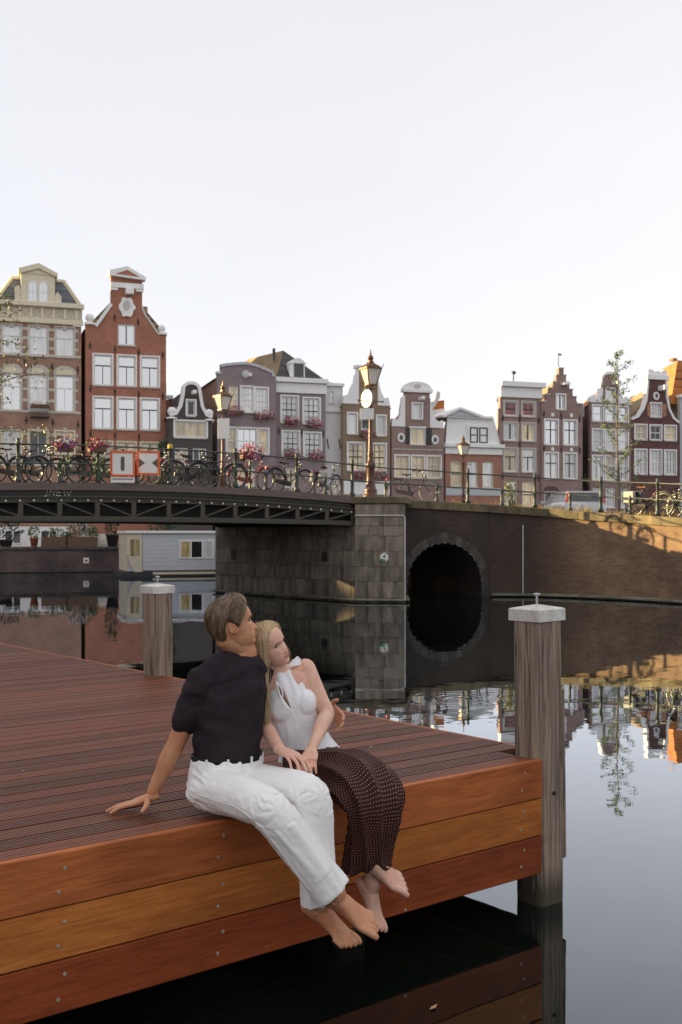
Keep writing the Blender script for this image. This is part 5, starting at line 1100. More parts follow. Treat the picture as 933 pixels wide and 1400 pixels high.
q = MB(); q.add([(-.72, -1.965, 1.02), (.72, -1.965, 1.02), (.60, -1.765, 1.40), (-.60, -1.765, 1.40)], [(0, 1, 2, 3)]); q.build('rear_window', 'car_glass', car)
for s_ in (-1, 1):
    q = MB(); q.add([(s_ * .72, -2.0, .78), (s_ * .86, -1.98, .78), (s_ * .84, -1.97, 1.05), (s_ * .70, -1.80, 1.40), (s_ * .64, -1.83, 1.40), (s_ * .74, -2.0, 1.05)], [(0, 1, 2, 5), (5, 2, 3, 4)] if s_ > 0 else [(5, 2, 1, 0), (4, 3, 2, 5)]); q.build('tail_light', 'car_light', car)
    for y in (-1.3, 1.35): q = MB(); q.lathe([(.30, 0), (.33, .03), (.33, .19), (.30, .22)], 18, M=Matrix.Translation((s_ * .80 - (.11 if s_ > 0 else .11), y, .33)) @ Matrix.Rotation(R(90), 4, 'Y')); q.build('wheel', 'tyre', car, True)
    q = MB(); q.cbox(s_ * .90 if s_ > 0 else -1.06, 1.06 if s_ > 0 else s_ * .90, .75, .9, .98, 1.12, .02); q.build('mirror', 'car_paint', car)
MB().cbox(-.26, .26, -2.12, -2.09, .55, .66, .005).build('number_plate', 'yellow_paint', car)
# ---------------------------------------------------------------- houses left of the frame: near bank and the rest of the far row (they keep the low sun off the pier and the water)
def simple_house(loc, rz, w_, hh, mt, label, group):
    e = empty('gabled_house', loc, rz, label, 'house', group); ho = []
    for zz in ((1, 4.1, 7.2) if hh > 10 else (1, 4.1)): ho += [[(x - .55, zz), (x + .55, zz), (x + .55, zz + 1.9), (x - .55, zz + 1.9)] for x in (-w_ * .6, 0, w_ * .6)]
    MB().plate([(-w_, 0), (w_, 0), (w_, hh - 2.0), (0, hh), (-w_, hh - 2.0)], 0, .3, ho).build('wall', mt, e); MB().box(-w_, w_, .301, 9, 0, hh - 2.1).build('side_wall', mt, e)
    q = MB(); q.add([(-w_, .31, hh - 2.0), (0, .31, hh - .1), (w_, .31, hh - 2.0), (-w_, 9, hh - 2.0), (0, 9, hh - .1), (w_, 9, hh - 2.0)], [(0, 3, 4, 1), (1, 4, 5, 2), (3, 5, 4)]); q.build('roof', 'tile_dark', e)
    for hl in ho:
        (a, z0), (c, z1) = hl[0], hl[2]; q = MB(); q.plate([(a + .005, z0 + .005), (c - .005, z0 + .005), (c - .005, z1 - .005), (a + .005, z1 - .005)], .05, .15, [[(a + .08, z0 + .08), (c - .08, z0 + .08), (c - .08, z1 - .08), (a + .08, z1 - .08)]]); o = q.build('window', 'trim_white', e)
        MB().add([(a + .07, .13, z0 + .07), (c - .07, .13, z0 + .07), (c - .07, .13, z1 - .07), (a + .07, .13, z1 - .07)], [(0, 1, 2, 3)]).build('pane', 'pane_curtain', o)
for i, (y0, y1, hh, mt) in enumerate(((-6, 0, 8.6, 'brick_brown'), (.02, 6.5, 9.2, 'brick_mauve'), (6.52, 12.4, 8.4, 'brick_red'), (12.42, 18.6, 9.0, 'brick_brown'), (18.62, 24, 8.5, 'brick_olive'))):
    simple_house((-25, (y0 + y1) / 2, 2.9), R(90), (y1 - y0) / 2 - .01, hh, mt, ['brown brick house at the near end of the left bank', 'tall mauve brick house on the left bank', 'red brick house in the middle of the left bank', 'tall brown brick house on the left bank, second from the bridge', 'olive brick house on the left bank nearest the bridge'][i], 'houses on the left bank')
kk = -13.2
for i, (w_, hh, mt, lb_) in enumerate(((3.1, 12.6, 'brick_red', 'red brick gabled house just left of the ornate brick house'), (2.9, 13.4, 'brick_mauve', 'mauve gabled house second left of the ornate brick house'), (3.3, 12.9, 'brick_brown', 'brown gabled house third left of the ornate brick house'), (3.0, 13.3, 'brick_olive', 'olive gabled house fourth left of the ornate brick house'), (3.4, 13.0, 'brick_red', 'red gabled house fifth left of the ornate brick house'), (3.2, 13.2, 'brick_mauve', 'mauve gabled house sixth left of the ornate brick house'), (3.2, 13.0, 'brick_brown', 'brown gabled house seventh left of the ornate brick house'), (3.3, 12.7, 'brick_olive', 'olive gabled house at the far left end of the row'))):
    kk -= w_; simple_house(hrow(kk, 0, BASEZ), R(18), w_ - .01, hh, mt, lb_, 'houses of the far row left of the picture'); kk -= w_

p = Vector(((593 - HX) / F * 4.61, 4.61, .004)); q = MB(); q.grid([[(p.x + x * .035 * (1 - abs(t)) * .3, p.y + t * .035, p.z + .004 * abs(x) + .004 * t * t) for x in (-1, -.5, 0, .5, 1)] for t in [i / 5 - 1 for i in range(11)]]); q.v = [tuple(Vector(v) - p) for v in q.v]
plain('leaf_dry', (.42, .24, .12), .7, .3, 30, .1); tag(q.build('floating_leaf', 'leaf_dry', None, True, loc=tuple(p), rz=R(-35)), 'single dry leaf floating on the dark water below the pier', 'leaf')
# ---------------------------------------------------------------- the couple
UP = Vector((0, 0, 1)); FW = -AY; LF = AX       # outwards over the water, along the edge to the right
def skin(name, c, red):
    b = N(name); v = b.coord(); n1 = b.noise(v, 13, 5, .65, .5); n2 = b.noise(v, 90, 4); n4 = b.noise(b.coord((40, 40, 9)), 1.2, 3, .6, 1.0)
    col = b.mix(b.rng(n1, .38, .64), c, red); col = b.mix(b.rng(n2, .42, .75, 0, .22), col, sc3(c, .66)); col = b.mix(b.rng(n4, .58, .76, 0, .12), col, sc3(c, .55))
    b.pbr(col, b.rng(n2, .3, .7, .42, .58), b.bump(n2, .12, .003), Subsurface_Weight=.12, Subsurface_Radius=(.012, .005, .003), Subsurface_Scale=.6, Specular_IOR_Level=.4)
skin('skin_tan', (.60, .315, .175), (.54, .22, .11)); skin('skin_fair', (.76, .49, .36), (.72, .37, .27))
def cloth(name, c, var=.08, rough=.85, weave=900, wr=.35, sheen=.2):
    b = N(name); v = b.coord(); n1 = b.noise(v, 4, 4, .6, .8); n2 = b.noise(v, weave, 2); n3 = b.noise(v, 22, 3, .5, 1.2)
    h_ = b.math('ADD', b.math('MULTIPLY', n3, 1.0), b.math('MULTIPLY', n2, .12))
    b.pbr(b.mix(b.rng(n1, .3, .7), sc3(c, 1 - var), sc3(c, 1 + var)), rough, b.bump(h_, wr, .006), Sheen_Weight=sheen * .5, Specular_IOR_Level=.15)
cloth('shirt_dark', (.027, .020, .025), .25, .85, 700, .3, 0); cloth('trouser_white', (.87, .855, .835), .03, .9, 600, .42); cloth('top_white', (.87, .87, .88), .03, .85, 500, .45); cloth('belt_black', (.012, .012, .014), .2, .5, 300, .1, 0)
def hairm(name, c1, c2):
    b = N(name); n1 = b.noise(b.coord((60, 60, 14)), 1.5, 3); b.pbr(b.mix(b.rng(n1, .35, .65), c1, c2), .42, None, Specular_IOR_Level=.6)
hairm('hair_brown', (.035, .020, .012), (.085, .048, .026)); hairm('hair_light', (.22, .135, .075), (.40, .26, .15)); hairm('hair_blond', (.60, .45, .26), (.80, .66, .44)); hairm('hair_gold', (.40, .26, .12), (.58, .41, .21))
plain('lip', (.48, .16, .13), .45, .1, 40, 0); plain('eye_white', (.62, .58, .55), .3, .05, 9, 0); plain('iris', (.05, .05, .055), .15, .3, 40, 0); plain('lash', (.03, .02, .016), .6, .2, 40, 0); plain('brow_blond', (.22, .13, .07), .8, .2, 40, 0); plain('nail', (.75, .62, .60), .25, .05, 40, 0); plain('ring_gold', (.75, .55, .25), .25, .05, 40, 0, Metallic=1.0); plain('keyhole_shade', (.23, .105, .075), .6, .2, 30, 0)
# polka dots on the skirt, in metres of cloth
b = N('skirt_dots'); uv = b.n('ShaderNodeTexCoord').outputs['UV']; sp = b.n('ShaderNodeSeparateXYZ', {0: uv}); S_ = 1 / .0130
row = b.math('FLOOR', b.math('MULTIPLY', sp.outputs[1], S_)); xo = b.math('ADD', b.math('MULTIPLY', sp.outputs[0], S_), b.math('MULTIPLY', row, .5))
dx = b.math('SUBTRACT', b.math('FRACT', xo), .5); dy = b.math('SUBTRACT', b.math('FRACT', b.math('MULTIPLY', sp.outputs[1], S_)), .5)
rd = b.math('SQRT', b.math('ADD', b.math('MULTIPLY', dx, dx), b.math('MULTIPLY', dy, dy)))
k = b.mix(b.rng(rd, .10, .17, 1, 0), (.042, .014, .011), (.55, .36, .30)); fn = b.noise(b.coord(), 14, 3, .5, .6)
b.pbr(k, .7, b.bump(fn, .35, .01), Specular_IOR_Level=.15)
def fuse(mb, voxel, smooth=4, fn=None):
    me = mb.mesh('tmp'); o = bpy.data.objects.new('tmp', me); COL.objects.link(o)
    m1 = o.modifiers.new('r', 'REMESH'); m1.mode = 'VOXEL'; m1.voxel_size = voxel; m1.use_smooth_shade = True
    if smooth: m2 = o.modifiers.new('s', 'SMOOTH'); m2.factor = .5; m2.iterations = smooth
    dg = bpy.context.evaluated_depsgraph_get(); r = bpy.data.meshes.new_from_object(o.evaluated_get(dg)); bpy.data.objects.remove(o); bpy.data.meshes.remove(me)
    if fn:
        ns = [v.normal.copy() for v in r.vertices]
        for v, n_ in zip(r.vertices, ns): v.co = v.co + n_ * fn(v.co, n_)
    r.materials.clear(); r.polygons.foreach_set('use_smooth', [True] * len(r.polygons)); r.update(); return r
def loft(mb, secs, n=22, per=6, power=2.0):
    """secs: (centre, semi-axis A, semi-axis B)"""
    flat = [tuple(c) + tuple(a) + tuple(b_) for c, a, b_ in secs]; rows = []
    for s in catmull(flat, per):
        c, a, b_ = Vector(s[0:3]), Vector(s[3:6]), Vector(s[6:9]); r = []
        for k in range(n):
            t = 2 * math.pi * k / n; ct, st_ = math.cos(t), math.sin(t); e = 2 / power
            r.append(c + a * (abs(ct) ** e * (1 if ct >= 0 else -1)) + b_ * (abs(st_) ** e * (1 if st_ >= 0 else -1)))
        rows.append(r)
    t = MB(); t.grid(rows, True); m_ = len(t.v); t.f.append(tuple(range(n))[::-1]); t.f.append(tuple(range(m_ - n, m_))); mb.add(t.v, t.f); return rows
def limb(mb, pts, n=16, per=5):
    """pts: (position, radius) smoothed"""
    c = catmull([tuple(p) + (r,) for p, r in pts], per); mb.tube([q[:3] for q in c], [q[3] for q in c], n)
    for q in (c[0], c[-1]): mb.ell(q[:3], (q[3] * .98,) * 3, 12, 8)
def seg(mb, p, dirs, lens, rads):
    P = [Vector(p)]
    for d, l in zip(dirs, lens): P.append(P[-1] + d.normalized() * l)
    c = catmull([tuple(q) + (r,) for q, r in zip(P, rads)], 4); mb.tube([q[:3] for q in c], [q[3] for q in c], 10); mb.ell(c[-1][:3], (c[-1][3],) * 3, 10, 8); mb.ell(c[0][:3], (c[0][3],) * 3, 10, 8); return P
def hand(mb, W, d, n, t, curl, s=1.0, spread=(.16, .05, -.06, -.18), thumb=(.55, .8, -.2), thumb_bend=.15):
    d = d.normalized(); n = (n - d * n.dot(d)).normalized(); t = (t - d * t.dot(d) - n * t.dot(n)).normalized()
    loft(mb, [(W - d * .03 * s, t * .026 * s, n * .019 * s), (W, t * .027 * s, n * .019 * s), (W + d * .03 * s, t * .036 * s, n * .0175 * s), (W + d * .068 * s, t * .041 * s, n * .015 * s), (W + d * .096 * s, t * .039 * s, n * .011 * s)], 18, 4, 2.6)
    tips = []
    for i, (bx_, by_, ls) in enumerate(((.090, .029, (.041, .025, .020)), (.095, .010, (.045, .028, .021)), (.091, -.010, (.041, .026, .020)), (.081, -.028, (.032, .020, .017)))):
        dd = (d + t * spread[i]).normalized(); c = curl[i]; ds = []; a = 0
        for j in range(3): a += c[j]; ds.append(dd * math.cos(a) - n * math.sin(a))
        r = (.0093, .0088, .0080, .0066) if i < 3 else (.0082, .0076, .0070, .0058)
        P = seg(mb, W + d * (bx_ - .012) * s + t * by_ * s, ds, [(ls[0] + .012) * s, ls[1] * s, ls[2] * s], [q * s for q in r]); tips.append((P[-1], ds[-1], n))
    td = (d * thumb[0] + t * thumb[1] + n * thumb[2]).normalized(); t2 = (td + d * thumb_bend).normalized(); t3 = (td + d * thumb_bend * 2).normalized()
    P = seg(mb, W + d * .018 * s + t * .020 * s, [td, t2, t3], [.045 * s, .033 * s, .027 * s], [.0145 * s, .0125 * s, .0105 * s, .008 * s]); tips.append((P[-1], t3, n)); return tips
def foot(mb, A, toe, up, s=1.0, side=1):
    """A ankle joint, toe the tip of the big toe side, up roughly out of the dorsum; side +1 when the big toe lies on d x up"""
    d = (toe - A); d = (d - up * d.dot(up) * .0).normalized(); up = (up - d * up.dot(d)).normalized(); x = d.cross(up) * side
    sole = A - up * .052 * s
    loft(mb, [(sole - d * .062 * s + up * .020 * s, x * .012 * s, up * .012 * s), (sole - d * .052 * s + up * .024 * s, x * .027 * s, up * .026 * s), (sole - d * .02 * s + up * .034 * s, x * .031 * s, up * .038 * s), (sole + d * .03 * s + up * .036 * s, x * .032 * s, up * .036 * s), (sole + d * .075 * s + up * .024 * s + x * .002 * s, x * .037 * s, up * .025 * s), (sole + d * .115 * s + up * .012 * s + x * .003 * s, x * .045 * s, up * .016 * s), (sole + d * .140 * s + up * .008 * s + x * .003 * s, x * .043 * s, up * .011 * s)], 18, 5, 2.3)
    limb(mb, [(A + up * .03 * s - d * .012 * s, .034 * s), (A - up * .0 * s, .033 * s), (sole - d * .03 * s + up * .028 * s, .028 * s)], 14)
    mb.ell(A + x * .024 * s, (.014 * s,) * 3, 10, 8); mb.ell(A - x * .024 * s - up * .006 * s, (.014 * s,) * 3, 10, 8)
    tips = []
    for i, (o_, l_, r) in enumerate(((.034, .062, .0135), (.012, .060, .0095), (-.006, .053, .009), (-.022, .045, .0085), (-.036, .036, .0088))):
        p = sole + d * (.122 - .004 * i) * s + x * o_ * s + up * .008 * s
        P = seg(mb, p, [(d + up * .10 + x * (.05 - .05 * i)), (d - up * .12), (d - up * .32)], [l_ * .45 * s, l_ * .3 * s, l_ * .2 * s], [r * s * 1.0, r * s, r * s * 1.02, r * s * .85]); tips.append(P[-1])
    return tips
WID = [(-.118, .020), (-.112, .030), (-.10, .043), (-.08, .056), (-.06, .063), (-.03, .071), (0, .0755), (.03, .077), (.055, .075), (.08, .066), (.10, .048), (.110, .030), (.116, .010)]
FRO = [(-.118, .060), (-.112, .079), (-.10, .091), (-.088, .0865), (-.078, .0925), (-.070, .0915), (-.064, .0945), (-.055, .090), (-.04, .088), (-.02, .087), (0, .087), (.015, .095), (.03, .0965), (.05, .093), (.08, .076), (.10, .050), (.110, .028), (.116, .006)]
BAC = [(-.118, .020), (-.112, .008), (-.10, -.008), (-.08, -.034), (-.06, -.060), (-.03, -.086), (0, -.099), (.03, -.103), (.055, -.099), (.08, -.083), (.10, -.056), (.110, -.034), (.116, -.010)]
NOS = [(-.060, 0), (-.055, .006), (-.049, .019), (-.042, .0255), (-.034, .022), (-.02, .014), (-.005, .006), (.006, .001), (.02, 0)]
def head_pt(phi, z, s=1.0, fem=0.0, nose=1.0):
    w_, f_, b_ = interp(WID, z), interp(FRO, z), interp(BAC, z); mid = -.005 + (.025 * max(0, -z - .03) / .09)
    mid = min(mid, f_ - .012); mid = max(mid, b_ + .012) if b_ + .012 < f_ - .012 else (f_ + b_) / 2
    c, sn = math.cos(phi), math.sin(phi); jaw = 1 - fem * .10 * max(0, min(1, (-z - .02) / .08))
    x = w_ * jaw * abs(sn) ** .92 * (1 if sn >= 0 else -1)
    y = mid + ((f_ - fem * .0015 * 0 - mid) * abs(c) ** .80 if c > 0 else -(mid - b_) * abs(c) ** .95)
    if c > 0:
        n_ = interp(NOS, z) * nose; y += n_ * math.exp(-(x / (.0085 + .007 * max(0, min(1, (-z - .012) / .03)))) ** 2)
        for ex in (-.032, .032): y -= .011 * math.exp(-((x - ex) / .017) ** 2 - ((z + .002) / .011) ** 2)
        for ex in (-.043, .043): y += .004 * math.exp(-((x - ex) / .018) ** 2 - ((z + .033) / .016) ** 2)
        y += .0035 * (1 - fem * .6) * math.exp(-((abs(x) - .026) / .02) ** 2 - ((z - .017) / .008) ** 2)
        y -= .003 * math.exp(-(x / .022) ** 2 - ((z + .0705) / .0022) ** 2)
    return Vector((x * s, y * s, z * s))
def head(mb, HM, s=1.0, fem=0.0, nose=1.0):
    zs = [-.118 + .234 * i / 84 for i in range(85)]; n = 96
    t = MB(); t.grid([[HM @ head_pt(2 * math.pi * k / n, z, s, fem, nose) for k in range(n)] for z in zs], True); t.f.append(tuple(range(n))[::-1]); t.f.append(tuple(len(t.v) - n + k for k in range(n))); mb.add(t.v, t.f)
    for sg in (-1, 1):
        mb.ell((0, 0, 0), (.009 * s, .016 * s, .026 * s), 12, 10, HM @ Matrix.Translation((sg * .077 * s, -.012 * s, -.022 * s)) @ Matrix.Rotation(sg * R(-18), 4, 'Z') @ Matrix.Rotation(R(12), 4, 'X'))
        EM = HM @ Matrix.Translation((sg * .084 * s, -.014 * s, -.020 * s)) @ Matrix.Rotation(sg * R(-22), 4, 'Z') @ Matrix.Rotation(R(12), 4, 'X')
        mb.tube([EM @ Vector((0, .0165 * s * math.cos(a), .0255 * s * math.sin(a))) for a in [R(-60) + R(270) * i / 14 for i in range(15)]], .0036 * s, 8)
def frame(c, fwd, up, roll=0.0):
    f = fwd.normalized(); u = (up - f * up.dot(f)).normalized(); r = f.cross(u)     # local x = his/her right
    m_ = Matrix((r, f, u)).transposed().to_4x4(); return Matrix.Translation(c) @ m_
def hair_shell(HM, line, thick, s=1.0, fem=0.0, top=.0):
    """surface over the scalp that dives under the skin at the hairline"""
    zs = [-.116 + .232 * i / 58 for i in range(59)]; n = 96; rows = []
    for z in zs:
        r = []
        for k in range(n):
            ph = 2 * math.pi * k / n; a = abs(math.degrees(ph if ph <= math.pi else ph - 2 * math.pi)); p = head_pt(ph, z, s, fem, 0)
            zl = interp(line, a); u = max(0, min(1, (z - zl) / .026)); o_ = -.012 + (.012 + thick) * (u * u * (3 - 2 * u))
            o_ += top * max(0, min(1, (z - .03) / .06)) * (.4 + .6 * max(0, math.cos(ph)))
            d = Vector((p.x, p.y + .004, p.z * .9 - .01)).normalized(); r.append(HM @ (p + d * (o_ + .0022 * math.sin(ph * 31 + z * 60) * u) * s))
        rows.append(r)
    t = MB(); t.grid(rows, True); t.f.append(tuple(len(t.v) - n + k for k in range(n))); return t, rows
# ================================================================ the man
man = empty('person', dk(edge_x(312), .15, DZ), 0, 'man in dark t-shirt and white trousers seated on the pier edge, looking right', 'person')
MO = man.location.copy(); L0 = Matrix.Translation(-MO)
def put(name, me, mat, par=None, who=None):
    me.transform(Matrix.Translation(-(who or man).location)); o = obj(name, me, mat, who or man)
    if par: o.parent = par
    return o
V = Vector
mp_, mwaist, mchest, mneck = V((-.500, 4.785, .90)), V((-.498, 4.795, 1.068)), V((-.483, 4.82, 1.285)), V((-.432, 4.825, 1.475))
rS, rE, rW = V((-.598, 4.742, 1.362)), V((-.712, 4.765, 1.095)), V((-.822, 4.782, .868))
lS, lE, lW = V((-.375, 4.965, 1.352)), V((-.16, 5.27, 1.20)), V((-.06, 5.21, 1.175))
rH, lH = mp_ - LF * .09, mp_ + LF * .09
rK, lK = V((-.288, 4.37, .905)), V((-.118, 4.488, .932)); rA, lA = V((-.019, 4.40, .540)), V((-.085, 4.50, .462))
MH = frame(V((-.4760, 4.79, 1.603)), V((.95, .30, .24)), V((-.12, .03, 1)))
mb = MB(); head(mb, MH, .95)
limb(mb, [(mneck - UP * .05, .062), (mneck + UP * .02, .056), (MH @ V((0, -.035, -.055)), .053), (MH @ V((0, -.02, 0)), .05)], 18)
mb.ell(MH @ V((.0, .03, -.075)), (.04, .04, .03), 12, 8)
loft(mb, [(mp_, LF * .13, FW * .09), (mwaist, LF * .13, FW * .085), (mchest, LF * .135, FW * .085), (mchest.lerp(mneck, .55), LF * .11, FW * .068), (mneck - UP * .02, LF * .07, FW * .06)])
limb(mb, [(rS, .055), (rS.lerp(rE, .35), .050), (rS.lerp(rE, .7), .044), (rE, .040), (rE.lerp(rW, .3), .042), (rE.lerp(rW, .7), .032), (rW, .0265)])
limb(mb, [(lS, .055), (lS.lerp(lE, .5), .046), (lE, .040), (lE.lerp(lW, .4), .040), (lW, .027)])
mb.tube([mchest + UP * .09, rS], .038, 12); mb.tube([mchest + UP * .09, lS], .038, 12)
hand(mb, rW - V((.004, 0, .018)), V((-1, -.20, -.30)), V((-.28, .05, 1)), V((.12, -1, -.12)), [(-.10, .20, .10), (-.14, .16, .1), (-.12, .16, .1), (-.10, .16, .12)], 1.05, (.30, .06, -.14, -.34), (.10, .92, -.28), .25)
hand(mb, lW, V((.62, -.72, -.42)), V((.75, .55, .2)), V((.1, .1, 1)), [(.25, .35, .2), (.35, .4, .25), (.4, .45, .3), (.4, .5, .3)], 1.0)
for H_, K_, A_ in ((rH, rK, rA), (lH, lK, lA)): limb(mb, [(H_, .075), (H_.lerp(K_, .5), .066), (K_, .050), (K_.lerp(A_, .3), .050), (K_.lerp(A_, .75), .034), (A_, .032)])
foot(mb, rA, V((.185, 4.365, .445)), V((.42, -.62, .66)), 1.16, 1)
foot(mb, lA, V((.075, 4.455, .352)), V((.55, -.50, .67)), 1.14, -1)
mbody = put('body', fuse(mb, .0034, 3), 'skin_tan')
# shirt
mb = MB(); mt_ = mchest.lerp(mneck, .55)
loft(mb, [(mwaist - UP * .046, LF * .158, FW * .120), (mwaist, LF * .158, FW * .118), (mwaist.lerp(mchest, .5), LF * .160, FW * .120), (mchest, LF * .168, FW * .122), (mt_ - UP * .005, LF * .142, FW * .100), (mneck - UP * .045, LF * .092, FW * .078), (mneck - UP * .016, LF * .068, FW * .067)], 28)
limb(mb, [(rS + LF * .06 + UP * .012, .066), (rS, .066), (rS.lerp(rE, .3), .063), (rS.lerp(rE, .52), .062), (rS.lerp(rE, .66), .061)], 20); limb(mb, [(lS - LF * .06, .066), (lS, .066), (lS.lerp(lE, .35), .062), (lS.lerp(lE, .7), .060)], 20)
limb(mb, [(mneck - UP * .05 - LF * .03, .055), (rS.lerp(mneck, .5) + UP * .0, .062), (rS + UP * .0, .062)], 18)
def wr_shirt(p, n_):
    q = p - mchest; a = noise.noise(V((q.x * 7 + q.z * 5, q.y * 7, q.z * 9 - q.x * 4))); c_ = noise.noise(V((p.x * 22, p.y * 22, p.z * 13 + p.x * 9))); return max(-.005, .009 * (.7 - (a * 2.2) ** 2)) + .0022 * c_ + .004 * math.sin(p.z * 55 + p.x * 12 + 3 * a) * max(0, min(1, (1.10 - p.z) / .15))
put('t_shirt', fuse(mb, .0042, 5, wr_shirt), 'shirt_dark')
mb = MB(); c_ = mneck - UP * .014; mb.tube([c_ + LF * .071 * math.cos(a) + FW * .068 * math.sin(a) + UP * (-.012 * math.sin(a)) for a in [2 * math.pi * i / 32 for i in range(32)]], .0065, 8, True); put('collar', mb.mesh('collar', True), 'shirt_dark')
# trousers
mb = MB(); loft(mb, [(mp_ - UP * .065 + FW * .01, LF * .15, FW * .11), (mp_ - UP * .03 + FW * .01, LF * .185, FW * .145), (mp_ + UP * .03, LF * .18, FW * .135), (mwaist - UP * .035, LF * .163, FW * .124)], 26)
def leg(H_, K_, A_, hem):
    d = (A_ - K_); e_ = K_ + d * hem
    limb(mb, [(H_ + UP * .003, .097), (H_.lerp(K_, .45) + UP * .004, .089), (K_ - (K_ - H_) * .12 + UP * .0, .081), (K_.lerp(e_, .12), .079), (K_.lerp(e_, .45), .078), (K_.lerp(e_, .8), .076)], 22)
    dn = d.normalized(); sx = dn.cross(FW).normalized(); loft(mb, [(K_.lerp(e_, .78), sx * .076, dn.cross(sx) * .074), (e_, sx * .082, dn.cross(sx) * .062), (e_ + dn * .012, sx * .082, dn.cross(sx) * .060)], 22)
leg(rH, rK, rA, .93); leg(lH - UP * .01, lK, lA, .93)
def ridge(v): return 1 - (noise.noise(v) * 2.4) ** 2
def wr_tr(p, n_):
    s_ = 0; best = None
    for H_, K_, A_ in ((rH, rK, rA), (lH, lK, lA)):
        for P0, P1, kind in ((H_, K_, 0), (K_, A_, 1)):
            d = P1 - P0; Ln = d.length; d = d / Ln; q = p - P0; al = max(-.05, min(Ln + .05, q.dot(d))); rr_ = (q - d * al).length
            if best is None or rr_ < best[0]: best = (rr_, al / Ln, kind, d, q - d * al, P0, math.exp(-((q.dot(d) - al) / .025) ** 2))
    rr_, t, kind, d, rad, P0, fade = best; e1 = d.cross(UP if abs(d.z) < .8 else FW).normalized(); e2 = d.cross(e1); ca, sa_ = rad.dot(e1) / max(rr_, .02), rad.dot(e2) / max(rr_, .02)
    if kind == 0: f1 = ridge(V((ca * 1.2 + t * .8, sa_ * 1.2, t * 1.6 + P0.x * 9))); k = .0036; f2 = ridge(V((ca * 2 + 3, sa_ * 2 + t * 3, t * 5.5))) * math.exp(-((t - 1) / .22) ** 2) + ridge(V((ca * 3, sa_ * 3 - t * 4, t * 6 + 5))) * math.exp(-(t / .3) ** 2)
    else: f1 = ridge(V((ca * 1.25 + 5, sa_ * 1.25 + t * .5, t * .9 + P0.x * 7))); k = .0050; f2 = ridge(V((ca * 2 + 3, sa_ * 2 + t * 2, t * 6.5))) * math.exp(-(t / .25) ** 2) + .6 * ridge(V((ca * 2, sa_ * 2, t * 9 + 2))) * math.exp(-((t - .95) / .15) ** 2)
    return fade * k * (max(0, f1) ** 2 - .35) + fade * .0036 * (f2 if f2 < 0 else f2 ** 1.5) + .0012 * noise.noise(p * 45)
tme_ = fuse(mb, .0042, 4, wr_tr); trs = put('trousers', tme_, 'trouser_white')
for H_, K_, A_, sg in ((rH, rK, rA, -1), (lH, lK, lA, 1)):      # outer side seams
    P = []
    for P0, P1, r0_ in ((H_, K_, .099), (K_, K_ + (A_ - K_) * .93, .080)):
        d = (P1 - P0).normalized(); o_ = (LF * sg - d * (LF * sg).dot(d)).normalized()
        P += [tuple(P0.lerp(P1, t) + o_ * r0_) for t in (.15, .5, .85)]
    q = MB(); q.tube(catmull(P, 6), .0022, 5); put('seam', q.mesh('seam', True), 'trouser_white', trs)
mb = MB(); wc = mwaist - UP * .042
rows = [[wc + UP * z + LF * .166 * r_ * math.cos(a) + FW * .128 * r_ * math.sin(a) for a in [2 * math.pi * i / 40 for i in range(40)]] for z, r_ in ((-.014, .97), (-.014, 1.0), (.016, 1.0), (.016, .97))]; mb.grid(rows, True); put('belt', mb.mesh('belt', True), 'belt_black', trs)
for a in (35, 75, 115, 150, -20): q = wc + LF * .169 * math.cos(R(a)) + FW * .131 * math.sin(R(a)); mb = MB(); mb.bar(q - UP * .030, q + UP * .012, .009, .006, (LF * math.cos(R(a)) + FW * math.sin(R(a)))); put('belt_loop', mb.mesh('belt_loop'), 'trouser_white', trs)
# hair
mline = [(0, .072), (25, .068), (45, .050), (60, .020), (74, -.008), (84, -.030), (92, -.006), (104, .006), (116, -.020), (128, -.060), (150, -.080), (180, -.086)]
t, rows = hair_shell(MH, mline, .015, .95, 0, .016); hr = put('hair', t.mesh('hair', True), 'hair_brown')
rg = random.Random(5); sets = (MB(), MB())
for i in range(5200):
    a = rg.uniform(-150, 175) if rg.random() < .5 else rg.uniform(0, 130); z = rg.uniform(-.06, .113); sgn = 1 if a >= -25 else -1; cl = noise.noise(V((a * .05, z * 30, 3)))
    if z < interp(mline, abs(a)) + .020: continue
    P = []; z0 = z; dz = .0035 + .004 * (cl + .5) + (.005 if abs(a) > 70 else 0); st_ = 4.2 + 2 * cl + rg.uniform(-.6, .6); lift = .001 + .0045 * max(0, cl) * rg.random() + .001 * rg.random()
    for jj in range(10):
        if abs(a) > 178 or z < interp(mline, min(180, abs(a))) + .006: break
        k = (math.radians(a) % (2 * math.pi)) / (2 * math.pi) * 96; r = (z + .116) / .232 * 58; r0 = max(0, min(57, int(r))); k0 = int(k) % 96; u, v_ = k - int(k), r - r0
        p = rows[r0][k0].lerp(rows[r0][(k0 + 1) % 96], u).lerp(rows[r0 + 1][k0].lerp(rows[r0 + 1][(k0 + 1) % 96], u), v_)
        P.append(p + (p - MH.translation).normalized() * lift * (.4 + .12 * jj)); a += sgn * st_ * (1.6 if z > .095 else 1); z -= dz * (1 + jj * .10)
    li = .75 if z0 > .045 else .25 if z0 > .01 else .06
    if len(P) > 2: sets[1 if rg.random() < li * (.6 + cl) else 0].tube(P, [.0010 - .0006 * (q / (len(P) - 1)) for q in range(len(P))], 3, cap=False)
put('hair_strands', sets[0].mesh('hair_strands', True), 'hair_brown', hr); put('hair_strands', sets[1].mesh('hair_strands', True), 'hair_light', hr)
